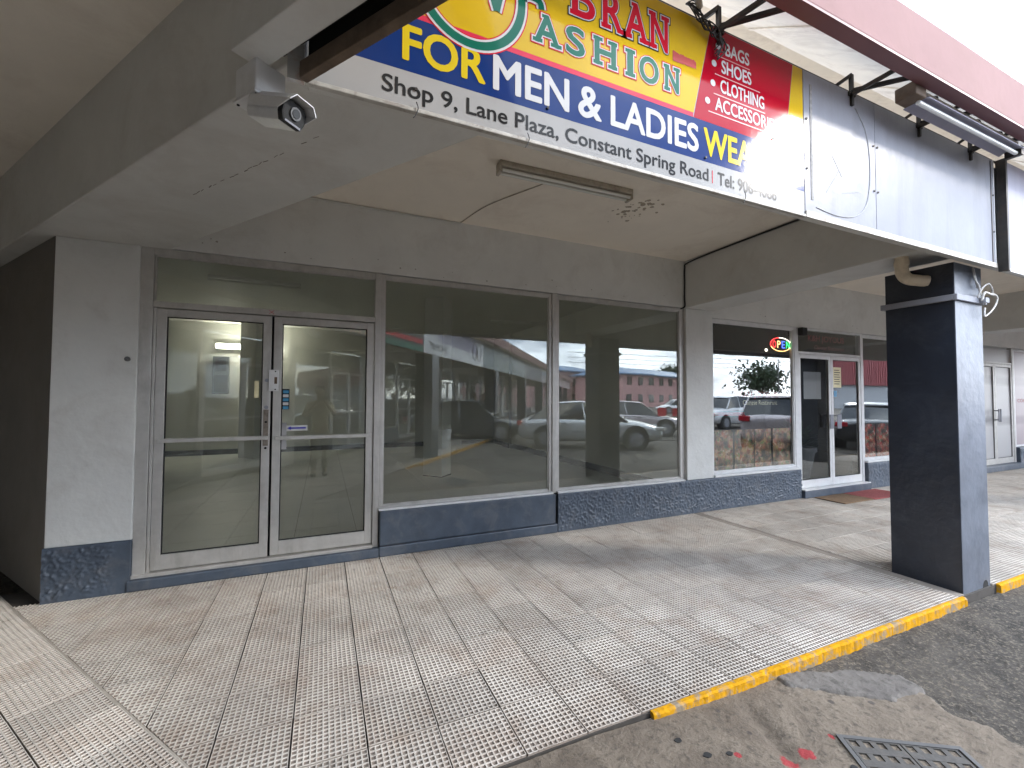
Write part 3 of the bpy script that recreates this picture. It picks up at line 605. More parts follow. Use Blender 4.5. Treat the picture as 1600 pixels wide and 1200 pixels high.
# big windows
w1 = window(XC+.031, XD-.028, .437, Zt-.004)
box('mullion', (XD-.027, XD+.028, -.014, .07, .44, Zt), 'alu', B, bev=.004)
w2 = window(XD+.029, XE-.045, .437, Zt-.004)
box('mullion', (XE-.044, XE+.01, .012, .07, .44, Zt-.004), 'alu', B, bev=.003)
for xs_, a, b_ in ((0, XC+.03, XD-.03), (0, XD+.03, XE-.04)): box('window_sill', (a, b_, -.050, .0, .4375, .458), 'whitealu', B, bev=.003)
# restaurant front
w3 = window(XF+.012, XG-.055, .46, Zt2-.004, fr='whitealu', glass='glassdark', t=.03, tb=.05)
box('window_sill', (XF+.002, XG-.0, -.056, .0, .444, .475), 'whitealu', B, bev=.003)
box('mullion', (XG-.054, XG+.035, -.006, .07, .125, Zt2-.004), 'whitealu', B, bev=.003)
box('transom_rail', (XG+.036, XH-.03, -.004, .07, 2.245, 2.285), 'whitealu', B, bev=.003)
box('head_rail', (XG+.036, XH-.03, -.004, .07, Zt2-.03, Zt2-.004), 'whitealu', B, bev=.003)
G().box(XG+.036, XH-.03, .024, .03, 2.285, Zt2-.03).build('transom_pane', 'glassdark', B)
box('mullion', (XH-.029, XH+.03, -.006, .07, .125, Zt2-.004), 'whitealu', B, bev=.003)
w4 = window(XH+.031, 10.89, .46, Zt2-.004, fr='whitealu', glass='glassdark', t=.03, tb=.05)
box('window_sill', (XH+.031, 10.9, -.056, .0, .444, .475), 'whitealu', B, bev=.003)
xm2 = 7.665
d3 = door(XG+.038, xm2-.004, .13, 2.24, fr='whitealu', glass='glassdark', ws=.055, bar=None); d4 = door(xm2+.004, XH-.032, .13, 2.24, fr='whitealu', glass='glassdark', ws=.055, bar=None)
for dd, xx in ((d3, xm2-.05), (d4, xm2+.05)):
    g = G(); s = -1 if xx < xm2 else 1
    g.box(xx-.008, xx+.008, -.055, .0, 1.25, 1.27).box(xx-.008, xx+.008, -.055, .0, 1.06, 1.08).box(xx-.012, xx+s*.10, -.067, -.055, 1.05, 1.28)
    g.build('handle', 'galv', dd, bev=.004)
# third shop: filmed doors and window
window(11.42, 12.55, .46, 2.66, fr='alu', glass='frost', trim=False)
box('transom_rail', (12.55, 14.40, -.004, .07, 2.32, 2.36), 'alu', B, bev=.003)
G().box(12.6, 14.35, .024, .03, 2.36, 2.66).build('transom_pane', 'frost', B)
box('mullion', (12.55, 12.62, -.006, .07, .12, 2.70), 'alu', B); box('mullion', (14.32, 14.40, -.006, .07, .12, 2.70), 'alu', B)
for a, b_ in ((12.63, 13.46), (13.47, 14.31)): 
    dd = door(a, b_, .125, 2.315, fr='alu', glass='frost', ws=.06, bar=None)
    xx = 13.42 if a < 13 else 13.51
    g = G(); g.box(xx-.01, xx+.01, -.06, 0, 1.08, 1.10).box(xx-.01, xx+.01, -.06, 0, 1.28, 1.30).box(xx-.015, xx+.02, -.075, -.06, 1.05, 1.33); g.build('handle', 'galv', dd)
window(14.42, 17.9, .46, 2.68, fr='whitealu', glass='frostpink', trim=False, tb=.04)
text('lettering', 'CORPORATE', (14.62, 15.75, 1.47, 1.55), .018, 'print_darkred', B, bold=.01)
# edge trims, canopy, roof
def canopy(par, x0, x1, y, s, front='pink'):
    """y = sign face line, s=-1 outward towards -y, +1 outward towards +y"""
    yo = y+s*.25; yi = y-s*.22
    g = G(); z0, z1 = 3.50, 3.80
    g.v += [(x0, yo, z0), (x1, yo, z0), (x1, yi, 3.86), (x0, yi, 3.86), (x0, yo, z0+.012), (x1, yo, z0+.012), (x1, yi, 3.872), (x0, yi, 3.872)]
    g.f += [(0, 1, 2, 3), (7, 6, 5, 4), (0, 4, 5, 1), (3, 2, 6, 7), (0, 3, 7, 4), (1, 5, 6, 2)]; g.m += [0]*6
    g.build('soffit', 'soffit', par)
    for i in range(int((x1-x0)/1.22)+1):
        x = x0+1.22*i; G().beam((x, yo-s*.01, z0-.001), (x, yi, 3.855), .03, .006).build('soffit_joint', 'soffit', par)
    g = G(); g.box(x0, x1, yo+s*.002, yo+s*.045, z0-.008, 3.815); g.build('roof_fascia', front, par, bev=.008)
    g = G(); g.box(x0, x1, yo-s*.03, yo+s*.046, z0-.022, z0-.0085); g.build('drip_edge', mat('maroon_edge', (.16, .06, .06), .5), par)
canopy(B, -.02, 26, -2.783, -1)
# roof: standing seam sheet rising behind the fascia
rm = mat('blue_grey_roof_sheet', (.12, .15, .20), .45, metal=.3, var=.1, vscale=1)
def roof(par, x0, x1, y, s):
    g = G(); ya, yb = y+s*.2, y-s*6
    g.v += [(x0, ya, 3.80), (x1, ya, 3.80), (x1, yb, 5.6), (x0, yb, 5.6), (x0, ya, 3.86), (x1, ya, 3.86), (x1, yb, 5.66), (x0, yb, 5.66)]
    g.f += [(3, 2, 1, 0), (4, 5, 6, 7), (0, 1, 5, 4), (2, 3, 7, 6), (0, 4, 7, 3), (1, 2, 6, 5)]; g.m += [0]*6
    n = int((x1-x0)/.45)
    for i in range(n): x = x0+.3+.45*i; g.beam((x, ya, 3.875), (x, yb, 5.675), .03, .05)
    g.m[0] = 1
    return g.build('roof', [rm, 'soffit'], par)
roof(B, .3, 26, -2.783, -1)
# steel brackets from sign top to soffit
for k, xx in enumerate((.75, 1.88, 3.05, 3.85, 4.6)):
    g = G(); g.beam((xx, -2.79, 3.40), (xx, -2.79, 3.60), .02, .02).beam((xx, -2.79, 3.60), (xx-.10, -2.74, 3.52), .02, .02).beam((xx+.01, -2.79, 3.50), (xx+.26, -2.99, 3.53), .022, .022).beam((xx-.02, -2.80, 3.46), (xx+.14, -2.97, 3.56), .022, .022)
    g.box(xx-.03, xx+.03, -2.80, -2.77, 3.46, 3.485)
    g.build('steel_bracket', 'blackmetal', B)
g = G(); g.box(.0, 26, -2.782, -2.7685, 3.492, 3.50); g.build('top_angle', 'blackmetal', B)
# ---- interiors
FL = .10
g = G(); P = [tuple(c0+du*.3+dn*.2), (XB-.2, .21), (4.93, .21), (4.93, 8.3), tuple(c0+du*9.9+dn*.2)]
flo = g.prism(P, -.1, FL).build('shop_floor', 'mortar', B)
g = G(); i = 0
for ix in range(-9, 9):
    for iy in range(0, 14):
        q = [(ix*.6+.002+.35, .21+iy*.6+.002), (ix*.6+.598+.35, .21+iy*.6+.002), (ix*.6+.598+.35, .21+iy*.6+.598), (ix*.6+.002+.35, .21+iy*.6+.598)]
        q = clip(q, -1, 0, -4.92)
        q = clip(q, .809, .588, c0.dot(Vector((.809, .588)))+.2) if q else q
        q = clip(q, 0, -1, -8.3) if q else q
        if len(q) < 3: continue
        G().prism(q, FL-.01, FL+.004+random.uniform(0, .0006), bottom=False).build('floor_tile', 'intfloor', flo)
box('interior_wall', (4.93, 4.962, .2, 8.5, .05, 3.37), 'intwall', B)
box('interior_wall', (-8, 4.93, 8.3, 8.5, .05, 3.37), 'intwall', B)
box('interior_pier', (4.85, 4.929, 6.9, 7.3, .1, 3.37), 'intwall', B)
box('interior_pier', (3.3, 3.8, 8.05, 8.299, .1, 3.37), 'intwall', B)
P = [tuple(c0+du*.3+dn*.02), (XB-.2, .195), (4.96, .195), (4.96, 8.49), tuple(c0+du*10.2+dn*.02)]
G().prism(P, 3.36, 3.385).build('interior_ceiling', 'intceil', B)
G().box(-12, 26, .19, 9, 3.52, 3.60).build('roof_slab', 'wall', B)
g = G(); g.box(4.912, 4.929, .2, 8.3, FL, FL+.13).box(-8, 4.91, 8.28, 8.2995, FL, FL+.13).box(4.83, 4.849, 6.88, 7.32, FL, FL+.13); g.build('baseboard', 'dark', B)
ic = G().prism([(1.69, 3.50), (1.951, 3.181), (2.19, 3.44), (1.93, 3.76)], FL+.012, 3.36).build('interior_column', 'white', B)
G().prism([(1.685, 3.50), (1.951, 3.175), (2.195, 3.44), (1.93, 3.765)], FL, FL+.02).build('column_foot', 'dark', ic)
G().prism([(-1.81, 7.46), (-1.45, 7.1), (-1.1, 7.5), (-1.46, 7.86)], FL, 3.36).build('interior_column', 'intwall', B)
t = thing('electric_panel', 'dark grey electrical panel box on the back wall inside the empty shop', 'electrical panel', (-2.32, 8.28, 2.06))
box('cabinet', (-.17, .17, -.12, .0, -.46, .46), 'panelgrey', t, bev=.01); box('door', (-.14, .14, -.128, -.121, -.42, .0), 'blackmetal', t); box('door', (-.11, .11, -.128, -.121, .1, .36), 'blackmetal', t)
def batten(name, label, loc, rot, Lh, mbody='white', mtube='tube', twin=False, tube_r=.013, group=None):
    t = thing(name, label, 'light fixture', loc, rot, group)
    G().box(-Lh/2, Lh/2, -.03 if not twin else -.05, .03 if not twin else .05, -.045, 0).build('housing', mbody, t, bev=.006)
    for s in ((0,) if not twin else (-.028, .028)):
        G().tube([(-Lh/2+.02, s, -.068), (Lh/2-.02, s, -.068)], tube_r, 12).build('tube', mtube, t, smooth=False)
    g = G()
    for e in (-1, 1): g.box(e*(Lh/2), e*(Lh/2-.022), -.045 if twin else -.016, .045 if twin else .016, -.088, -.0455)
    g.build('lamp_holder', mbody, t); return t
batten('tube_light', 'slim white tube light on the shop ceiling seen through the glass above the doors', (-.99, 3.32, 3.36), .03, 1.25)
batten('tube_light', 'slim white tube light on the shop ceiling seen through the middle window', (4.3, 4.9, 3.36), -.12, 1.5)
# lit lamp low at the back of the shop
tt = thing('tube_light', 'lit fluorescent tube on the rear wall of the empty shop, left of the door stile', 'light fixture', (-1.75, 8.26, 2.78)); tt.rotation_euler = (0, 0, .05)
box('housing', (-.7, .7, -.05, .0, -.07, .07), 'white', tt); G().tube([(-.68, -.07, 0), (.68, -.07, 0)], .045, 10).build('tube', 'lit', tt)
# restaurant interior
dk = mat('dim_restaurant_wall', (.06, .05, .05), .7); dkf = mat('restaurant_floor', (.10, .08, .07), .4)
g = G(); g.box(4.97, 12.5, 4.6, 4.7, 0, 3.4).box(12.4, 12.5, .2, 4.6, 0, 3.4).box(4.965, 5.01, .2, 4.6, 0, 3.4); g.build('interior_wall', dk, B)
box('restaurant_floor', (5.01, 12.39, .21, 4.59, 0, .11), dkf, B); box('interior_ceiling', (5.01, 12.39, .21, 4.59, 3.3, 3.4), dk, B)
box('blind_box', (5.0, XG-.06, .06, .10, 2.24, 2.63), 'dark', B)
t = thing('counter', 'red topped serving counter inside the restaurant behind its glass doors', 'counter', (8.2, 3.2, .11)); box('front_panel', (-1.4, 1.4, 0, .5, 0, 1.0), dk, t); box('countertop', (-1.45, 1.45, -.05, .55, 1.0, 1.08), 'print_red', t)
# interior of third shop blocked by film; back block of the building
# ================================================================== SIGNS
S = thing('shop_sign', 'yellow, blue and red clothing shop banner sign fixed along the walkway fascia', 'sign', (0, -2.783, 0))
box('backing_board', (-.075, 2.574, 0, .012, 2.617, 3.492), 'whitepanel', S)
def panel(name, pts, y, m):
    g = G(); n = len(pts); g.v += [(p[0], y, p[1]) for p in pts]+[(p[0], y+.0004, p[1]) for p in pts]
    g.f.append(tuple(range(n))); g.f.append(tuple(range(2*n-1, n-1, -1))); g.m += [0, 0]
    for i in range(n): j = (i+1) % n; g.f.append((j, i, i+n, j+n)); g.m.append(0)
    return g.build(name, m, S)
panel('white_strip', [(-.073, 2.620), (2.572, 2.620), (2.572, 2.752), (-.073, 2.752)], -.001, 'v_white')
panel('blue_band', [(-.073, 2.7525), (2.572, 2.7525), (2.572, 2.965), (1.68, 2.965), (-.073, 2.965)], -.001, 'v_blue')
panel('crimson_line', [(-.073, 2.9655), (1.70, 2.9655), (1.70, 2.988), (-.073, 2.988)], -.001, 'v_crimson')
panel('yellow_field', [(-.073, 2.9885), (1.703, 2.9885), (1.83, 3.489), (-.073, 3.489)], -.001, 'v_yellow')
panel('red_block', [(1.703, 2.9655), (2.405, 2.9655), (2.485, 3.489), (1.832, 3.489)], -.001, 'v_red')
panel('yellow_edge', [(2.408, 2.9655), (2.572, 2.9655), (2.572, 3.489), (2.488, 3.489)], -.001, 'v_yellow')
Y = -.0022
text('lettering', 'FOR', (.252, .573, 2.795, 2.928), Y, 'print_yellow', S, fat=.0045)
text('lettering', 'MEN', (.614, .964, 2.790, 2.928), Y, 'print_white', S, fat=.0045)
text('lettering', '&', (1.018, 1.135, 2.790, 2.928), Y, 'print_white', S, fat=.0045)
text('lettering', 'LADIES', (1.193, 1.730, 2.790, 2.928), Y, 'print_white', S, fat=.0045)
text('lettering', 'WEAR', (1.774, 2.215, 2.790, 2.928), Y, 'print_yellow', S, fat=.0045)
text('lettering', 'Shop 9, Lane Plaza, Constant Spring Road', (.178, 1.800, 2.634, 2.718), Y, 'print_black', S, fat=.0013)
box('divider_bar', (1.826, 1.831, Y, Y+.0008, 2.650, 2.716), 'print_red', S)
text('lettering', 'Tel: 906-4086', (1.868, 2.325, 2.650, 2.716), Y, 'print_black', S, fat=.0013)
for i, (wd, x0, x1, z0, z1, lx) in enumerate((('BAGS', 1.935, 2.115, 3.362, 3.430, 2.12), ('SHOES', 1.905, 2.130, 3.258, 3.328, 2.20), ('CLOTHING', 1.895, 2.232, 3.150, 3.220, 2.24), ('ACCESSORIES', 1.855, 2.345, 3.045, 3.115, 2.36))):
    text('lettering', wd, (x0, x1, z0, z1), Y, 'print_white', S, fat=.0016)
    bx = x0-.055
    g = G(); pts = [(bx+.018*math.cos(a*.524), Y, (z0+z1)/2+.018*math.sin(a*.524)) for a in range(12)]; g.v += pts; g.f.append(tuple(range(12))); g.m.append(0); g.build('bullet', 'print_white', S)
    box('rule_line', (x0-.05, lx, Y, Y+.0005, z0-.022, z0-.017), mat('pale_rule', (.55, .25, .25), .4) if i == 0 else bpy.data.materials['pale_rule'], S)
# serif letters with outlines
SER = {'A': [(-.10, .30, 0, .09), (.66, 1.12, 0, .09), (.28, .52, .93, 1.0)], 'H': [(-.10, .36, 0, .09), (.64, 1.10, 0, .09), (-.10, .36, .91, 1), (.64, 1.10, .91, 1)], 'I': [(-.55, 1.55, 0, .09), (-.55, 1.55, .91, 1)],
       'N': [(-.12, .34, 0, .09), (-.16, .28, .91, 1), (.62, 1.12, .91, 1)], 'R': [(-.12, .40, 0, .09), (-.12, .2, .91, 1), (.72, 1.2, 0, .09)], 'B': [(-.12, .2, 0, .09), (-.12, .2, .91, 1)], 'S': [], 'O': []}
def serif(ch, rect, main, o1, o2, w1=.006, w2=.011):
    for k, (gr, m, yy, ft) in enumerate(((w2, o2, Y-.0002, .0125), (w1, o1, Y-.0007, .009), (0, main, Y-.0012, .0045))):
        text('lettering' if k == 2 else 'letter_outline', ch, rect, yy, m, S, fat=ft, extra=SER[ch], grow=0, sg=gr)
for ch, x0, x1, zz in (('A', .800, .915, 0), ('S', .955, 1.045, 0), ('H', 1.105, 1.215, 0), ('I', 1.288, 1.315, 0), ('O', 1.360, 1.470, 0), ('N', 1.518, 1.600, 0)):
    serif(ch, (x0, x1, 3.055, 3.178), 'print_green', 'print_white', 'print_crimson' if False else 'print_red')
for ch, x0, x1 in (('B', .985, 1.10), ('R', 1.150, 1.255), ('A', 1.275, 1.40), ('N', 1.430, 1.530)):
    serif(ch, (x0, x1, 3.240, 3.415), 'print_red', 'print_white', 'print_black')
# large looped monogram (its lower part shows)
def ringpart(pts, wd, m, y):
    g = G(); n = len(pts)
    for i, p in enumerate(pts):
        a = pts[max(i-1, 0)]; b = pts[min(i+1, n-1)]; dx, dz = b[0]-a[0], b[1]-a[1]; l = math.hypot(dx, dz) or 1; nx, nz = -dz/l, dx/l; w_ = wd/2*(1 if len(p) < 3 else p[2])+(0)
        g.v += [(p[0]+nx*w_, y, p[1]+nz*w_), (p[0]-nx*w_, y, p[1]-nz*w_)]
    for i in range(n-1): g.f.append((2*i, 2*i+1, 2*i+3, 2*i+2)); g.m.append(0)
    g.build('monogram_stroke', m, S)
loop = [(.515+.222*math.cos(R(a)), 3.185+.245*math.sin(R(a))) for a in range(150, 385, 6)]
tail = [tuple(p)[:2] for p in smoothpts([(.71, 3.27, 0), (.735, 3.225, 0), (.775, 3.235, 0), (.82, 3.228, 0), (.83, 3.198, 0)], 5)]
leaf = [(.50, 3.42), (.56, 3.29), (.60, 3.19), (.625, 3.115)]; leaf2 = [(.625, 3.115), (.645, 3.2), (.638, 3.28), (.60, 3.36)]
for k, (wd, m) in enumerate(((.062, 'print_red'), (.052, 'print_white'), (.034, 'print_green'))):
    for q, s in ((loop, 1), (tail, .85), (leaf, .9), (leaf2, .7)): ringpart(q, wd*s if k == 2 else (wd-.034)+.034*s, m, Y-.0002-.0004*k-.00005*(1 if q is leaf else 2 if q is leaf2 else 0))
# red arrow smear
g = G(); top = []; bot = []
for i in range(24):
    x = 1.565+i*.0068; top.append((x, Y-.0003, 3.262+.010*random.random()-.0004*i)); bot.append((x, Y-.0003, 3.213+.006*random.random()+.0002*i))
b_ = len(g.v); g.v += bot+top
for i in range(23): g.f.append((i, i+1, 24+i+1, 24+i)); g.m.append(0)
g.build('red_paint_smear', mat('red_brushed_paint', (.42, .03, .02), .6), S)
for (x, z) in ((.86, 2.775), (1.78, 2.772), (2.3, 3.0), (.30, 2.69)):
    G().tube([(x, -.002, z), (x, -.008, z)], .006, 10).build('rivet', 'blackmetal', S)
box('lower_trim', (-.075, 2.574, -.010, .012, 2.600, 2.6165), mat('corroded_trim', (.42, .40, .36), .6, metal=.2, var=.2, vscale=14, dirt=(.12, .08, .06), dscale=9, damt=.9), S, bev=.003)
rusty = mat('rust_stained_plate', (.45, .44, .42), .6, var=.1, vscale=10, dirt=(.30, .13, .05), dscale=12, damt=.9)
G().box(-.128, -.077, -.012, .008, 2.60, 2.80).build('end_plate', rusty, S)
# blank sheet metal sign panels
for (x0, x1, lab) in ((2.578, 3.306, 'blank grey metal sign panel with a scuffed round outline, next to the banner'), (3.310, 4.99, 'longest blank grey metal sign panel with water streaks above the navy column')):
    t = thing('sign_panel', lab, 'sign panel', (x0, -2.783, 2.617), 0)
    Lx = x1-x0; box('sheet', (0, Lx, -.002, .012, 0, .875), 'galv', t, bev=.002)
    g = G(); n = int(Lx/.08)
    box('lower_trim', (0, Lx, -.010, -.0025, -.015, .022), bpy.data.materials['corroded_trim'], t)
    for zz in (.28, .58):
        for xx in (.02, Lx-.02): G().tube([(xx, -.002, zz), (xx, -.008, zz)], .007, 8).build('screw', 'blackmetal', t)
    if x0 < 3:
        box('glue_line', (.055, .075, -.0045, -.0022, .10, .80), mat('old_glue', (.27, .26, .25), .8, var=.3, vscale=40), t)
        P_ = [(.10, -.0035, .06), (.30, -.0035, .045), (.48, -.0035, .07), (.60, -.0035, .15), (.655, -.0035, .30), (.66, -.0035, .50), (.62, -.0035, .66), (.52, -.0035, .78)]
        G().tube(smoothpts(P_, 6), .0028, 6).build('scuffed_outline', mat('scuff', (.33, .33, .34), .6), t)
        for q in (((.20, .17), (.33, .33)), ((.26, .42), (.36, .30)), ((.36, .20), (.55, .24))):
            G().beam((q[0][0], -.003, q[0][1]), (q[1][0], -.003, q[1][1]), .0015, .002).build('scratch', bpy.data.materials['scuff'], t)
    else:
        box('edge_strip', (Lx-.055, Lx-.045, -.006, -.0022, .02, .86), 'blackmetal', t)
        box('edge_strip', (Lx-.012, Lx, -.006, -.0022, 0, .875), 'whitealu', t)
t = thing('sign_panel', 'plain pale lilac sign panel at the right edge, beyond the blank grey panels', 'sign panel', (5.045, -2.81, 2.60))
box('sheet', (.03, 7.5, -.02, .02, -.0, .88), 'whitepanel', t, bev=.003); box('frame_post', (0, .028, -.03, .03, -.02, .90), 'blackmetal', t); box('lower_trim', (.03, 7.5, -.03, .0, -.03, -.002), 'whitealu', t)
for xx in (2.2, 4.9): box('sheet_joint', (xx, xx+.006, -.0225, -.0205, 0, .88), 'dark', t)
# ================================================================== FITTINGS
t = batten('tube_light', 'old twin tube light fixture on the cream ceiling over the walkway', (1.86, -1.30, Zc-.001), -.027, 1.26, 'lampcream', 'tube', True)
t = thing('tube_light', 'weathered fluorescent light fixture hung under the pink roof edge', 'light fixture', (3.40, -2.945, 3.42))
G().box(0, 1.42, -.035, .035, .03, .075).build('housing', 'lampcream', t, bev=.004)
g = G(); g.v += [(0.03, -.075, 0), (1.38, -.075, 0), (1.38, .0, .03), (.03, .0, .03), (.03, .06, .0), (1.38, .06, 0)]; g.f += [(0, 1, 2, 3), (3, 2, 5, 4)]; g.m += [0, 0]
rf = g.build('reflector', 'whitepanel', t)
md = rf.modifiers.new('s', 'SOLIDIFY'); md.thickness = .003
G().tube([(.0, -.03, -.018), (1.44, -.03, -.018)], .014, 10).build('tube', 'tube', t)
box('end_cap', (-.09, .03, -.06, .05, .0, .085), 'timber', t, bev=.006); box('end_cap', (1.38, 1.42, -.06, .03, -.035, .03), 'blackmetal', t)
g = G()
for xx in (.05, .35, .95, 1.3): g.beam((xx, 0, .075), (xx+.03, .04, .20), .012, .012)
g.build('hanger', 'blackmetal', t)
# ceiling conduit and cables
def cable(name, label, pts, r, m, k=6, cat='cable', n=7): return tag(G().tube(smoothpts(pts, k), r, n).build(name, m, smooth=True), label, cat)
cable('ceiling_wire', 'thin wire running from the walkway light across the cream ceiling to the wall', [(1.72, -1.24, Zc-.012), (1.70, -1.12, Zc-.008), (1.42, -.55, Zc-.006), (1.30, -.04, Zc-.006)], .005, 'lampcream')
cable('wall_conduit', 'slim painted conduit along the join of wall and cream ceiling above the shop', [(1.30, -.036, Zc-.012), (.6, -.035, Zc-.014), (-.2, -.036, Zc-.012), (-1.1, -.035, Zc-.012)], .009, 'beam')
cable('black_cable', 'black cable following the beam edge and dropping down the wall corner', [(4.44, -2.66, Zc-.02), (4.445, -1.6, Zc-.014), (4.44, -.6, Zc-.02), (4.44, -.10, Zc-.04), (4.443, -.04, Zc-.10), (4.446, -.034, 3.1), (4.44, -.034, 2.9), (4.446, -.034, 2.78), (4.40, -.03, 2.745), (4.38, -.02, 2.74)], .010, 'cable_b')
cable('drain_pipe', 'cream plastic drain pipe elbow turning from the fascia into the navy column', [(4.55, -2.36, 2.80), (4.55, -2.36, 2.72), (4.555, -2.362, 2.62), (4.58, -2.39, 2.565), (4.63, -2.44, 2.545), (4.675, -2.48, 2.535)], .047, 'cream_pvc', cat='pipe', n=16)
p_ = bpy.context.scene.objects['drain_pipe']
G().tube([(4.55, -2.36, 2.68), (4.55, -2.36, 2.72)], .052, 16).build('collar', 'cream_pvc', p_)
t = thing('tangled_wires', 'loose pale wires tangled over the collar at the top of the navy column', 'wires', (4.95, -2.67, 2.36))
for P_ in ([(-.02, 0, .27), (-.03, -.01, .18), (.01, -.02, .12), (.04, -.02, .06), (.06, -.03, .02), (.09, -.03, -.03)],
           [(.02, -.01, .02), (.05, -.03, .10), (.13, -.04, .14), (.22, -.03, .11), (.25, -.02, .07), (.24, -.03, .055), (.10, -.04, .065), (.05, -.04, .05), (.03, -.03, -.01)],
           [(.06, -.02, 0), (.05, -.04, .06), (.12, -.05, .05), (.20, -.05, .055), (.25, -.05, .03), (.24, -.04, -.03), (.18, -.03, -.09), (.11, -.02, -.13), (.10, -.02, -.11), (.11, -.02, -.06)],
           [(-.01, 0, .26), (0, -.01, .16), (.02, -.01, .10)]):
    G().tube(smoothpts(P_, 6), .0065, 7).build('wire', 'cable_w', t, smooth=True)
box('tape', (.06, .12, -.045, -.01, -.02, .02), 'galv', t)
t = thing('wire_bundle', 'black wires coiled over the top corner of the banner sign between yellow and red', 'wires', (1.78, -2.80, 3.44))
random.seed(3)
for k in range(7):
    P_ = [(-.14, .0, .08)]
    for i in range(8): P_.append((-.12+.032*i+random.uniform(-.02, .02), -.015+random.uniform(-.012, .008), .07-.018*i+random.uniform(-.035, .03)))
    P_.append((.06+random.uniform(-.03, .02), -.01, -.10-random.uniform(0, .05)))
    G().tube(smoothpts(P_, 4), .0035, 5).build('wire', 'cable_b', t, smooth=True)
tag(G().tube([(1.55, -2.93, 3.60), (1.72, -2.81, 3.52)], .018, 8).build('conduit_stub', 'lampcream'), 'short beige conduit above the wire coil on the banner sign', 'conduit')
for i, (x, z) in enumerate(((.30, 2.60), (.76, 2.60), (2.05, 2.61))):
    cable('hook_wire', ('thin wire end hanging below the banner near the word Shop', 'thin wire end hanging below the banner under the word Lane', 'thin wire end hanging below the banner under the phone number')[i], [(x, -2.797, z+.035), (x+.006, -2.80, z+.01), (x-.004, -2.80, z-.02), (x-.012, -2.80, z-.03)], .002, 'cable_b', cat='wire', n=5)
random.seed(21); g = G()
for i in range(34):
    x = random.uniform(-1.0, 4.3) if i < 22 else random.uniform(5.2, 10.5); z = (Zt+.03 if i < 22 else Zt2+.04)+abs(random.gauss(0, .06)); r_ = random.uniform(.004, .011); b = len(g.v)
    g.v += [(x+math.cos(a*1.05)*r_*random.uniform(.6, 1.2), -.0228, z+math.sin(a*1.05)*r_*random.uniform(.5, 1)) for a in range(6)]; g.f.append(tuple(range(b, b+6))); g.m.append(0)
o = g.build('wall_dent', mat('dent_shadow', (.30, .28, .25), .9, var=.3), B); o['kind'] = 'stuff'
g = G(); random.seed(11); p0 = Vector((-.738, -1.267)); p1 = Vector((-.034, -2.218)); n_ = 26
for i in range(n_):
    if random.random() < .3: continue
    a = p0.lerp(p1, i/n_); b_ = p0.lerp(p1, (i+.8)/n_); o1, o2 = random.uniform(-.003, .003), random.uniform(-.003, .003)
    g.beam((a.x+o1, a.y+o1, Zt-.0006), (b_.x+o2, b_.y+o2, Zt-.0006), random.uniform(.0015, .005), .002)
o = g.build('crack', mat('crack_shadow', (.16, .14, .12), .9), B); o['kind'] = 'stuff'
g = G()
for i in range(46):
    cx, cy = random.gauss(2.77, .09), random.gauss(-1.03, .13); r_ = random.uniform(.006, .03); g.prism([(cx+math.cos(a*1.05)*r_*random.uniform(.5, 1.2), cy+math.sin(a*1.05)*r_*random.uniform(.5, 1.2)) for a in range(6)], Zc-.0012-.0002*i*.3, Zc-.0004)
o = g.build('peeled_paint', mat('peeling_paint', (.42, .36, .28), .9, var=.3, vscale=30), B); o['kind'] = 'stuff'
# ---- security camera
t = thing('security_camera', 'white bullet security camera on a square junction box at the beam corner', 'security camera', (-.215, -2.70, 2.60), TH)
g = G(); g.box(-.062, .062, -.052, .052, -.055, .052); jb = g.build('junction_box', 'whitealu', t, bev=.006)
box('cover_plate', (-.066, .066, -.056, .056, -.067, -.0555), 'whitealu', t, bev=.004)
for a, b_ in ((-.055, -.044), (-.055, .044), (.055, -.044), (.055, .044)): G().tube([(a, b_, -.067), (a, b_, -.0695)], .005, 8).build('screw', 'dark', t)
G().tube([(.0, .0, -.067), (.0, .0, -.087)], .032, 16).build('mount_base', 'whitealu', t, smooth=False)
# bullet body: local frame pointing towards the lens direction
lens_w = CAM+(fw*672+rr*(455-800)-uu*(166-600)).normalized()*1.66
base_w = Vector((-.225, -2.70, 2.60-.080))
ax = Vector((.62, -.60, -.27)).normalized(); upv = Vector((0, 0, 1)); sd_ = ax.cross(upv).normalized(); up2 = sd_.cross(ax)
mw = Matrix((ax, -sd_, up2)).transposed().to_4x4(); mw.translation = base_w+Vector((.02, -.02, -.01))
tinv = Matrix.Translation(t.location) @ Matrix.Rotation(TH, 4, 'Z')
def campart(name, g, m, **k):
    o = g.build(name, m, t, **k); o.matrix_local = tinv.inverted() @ mw; return o
campart('arm', G().tube([(-.02, 0, .03), (-.005, 0, .005), (.02, 0, 0)], .022, 12), 'whitealu', smooth=True)
g = G(); oct_ = [(.036, -.040), (.046, -.015), (.046, .018), (.030, .036), (-.030, .036), (-.046, .018), (-.046, -.015), (-.036, -.040)]
def loft(g, secs, mi=0, cap=True):
    b = len(g.v); n = len(secs[0])
    for s_ in secs: g.v += s_
    for i in range(len(secs)-1):
        for k in range(n): j = (k+1) % n; g.f.append((b+i*n+k, b+i*n+j, b+(i+1)*n+j, b+(i+1)*n+k)); g.m.append(mi)
    if cap: g.f.append(tuple(b+n-1-k for k in range(n))); g.f.append(tuple(b+(len(secs)-1)*n+k for k in range(n))); g.m += [mi, mi]
    return g
loft(g, [[(x, y*s_, z*s_) for y, z in oct_] for x, s_ in ((-.03, .75), (-.015, .95), (.13, 1.0))])
campart('camera_body', g, 'whitealu', bev=.003)
g = G(); loft(g, [[(x, y*s_, z*s_) for y, z in oct_] for x, s_ in ((.1302, .97), (.150, .95), (.152, .86))]); campart('camera_face', g, 'rubber')
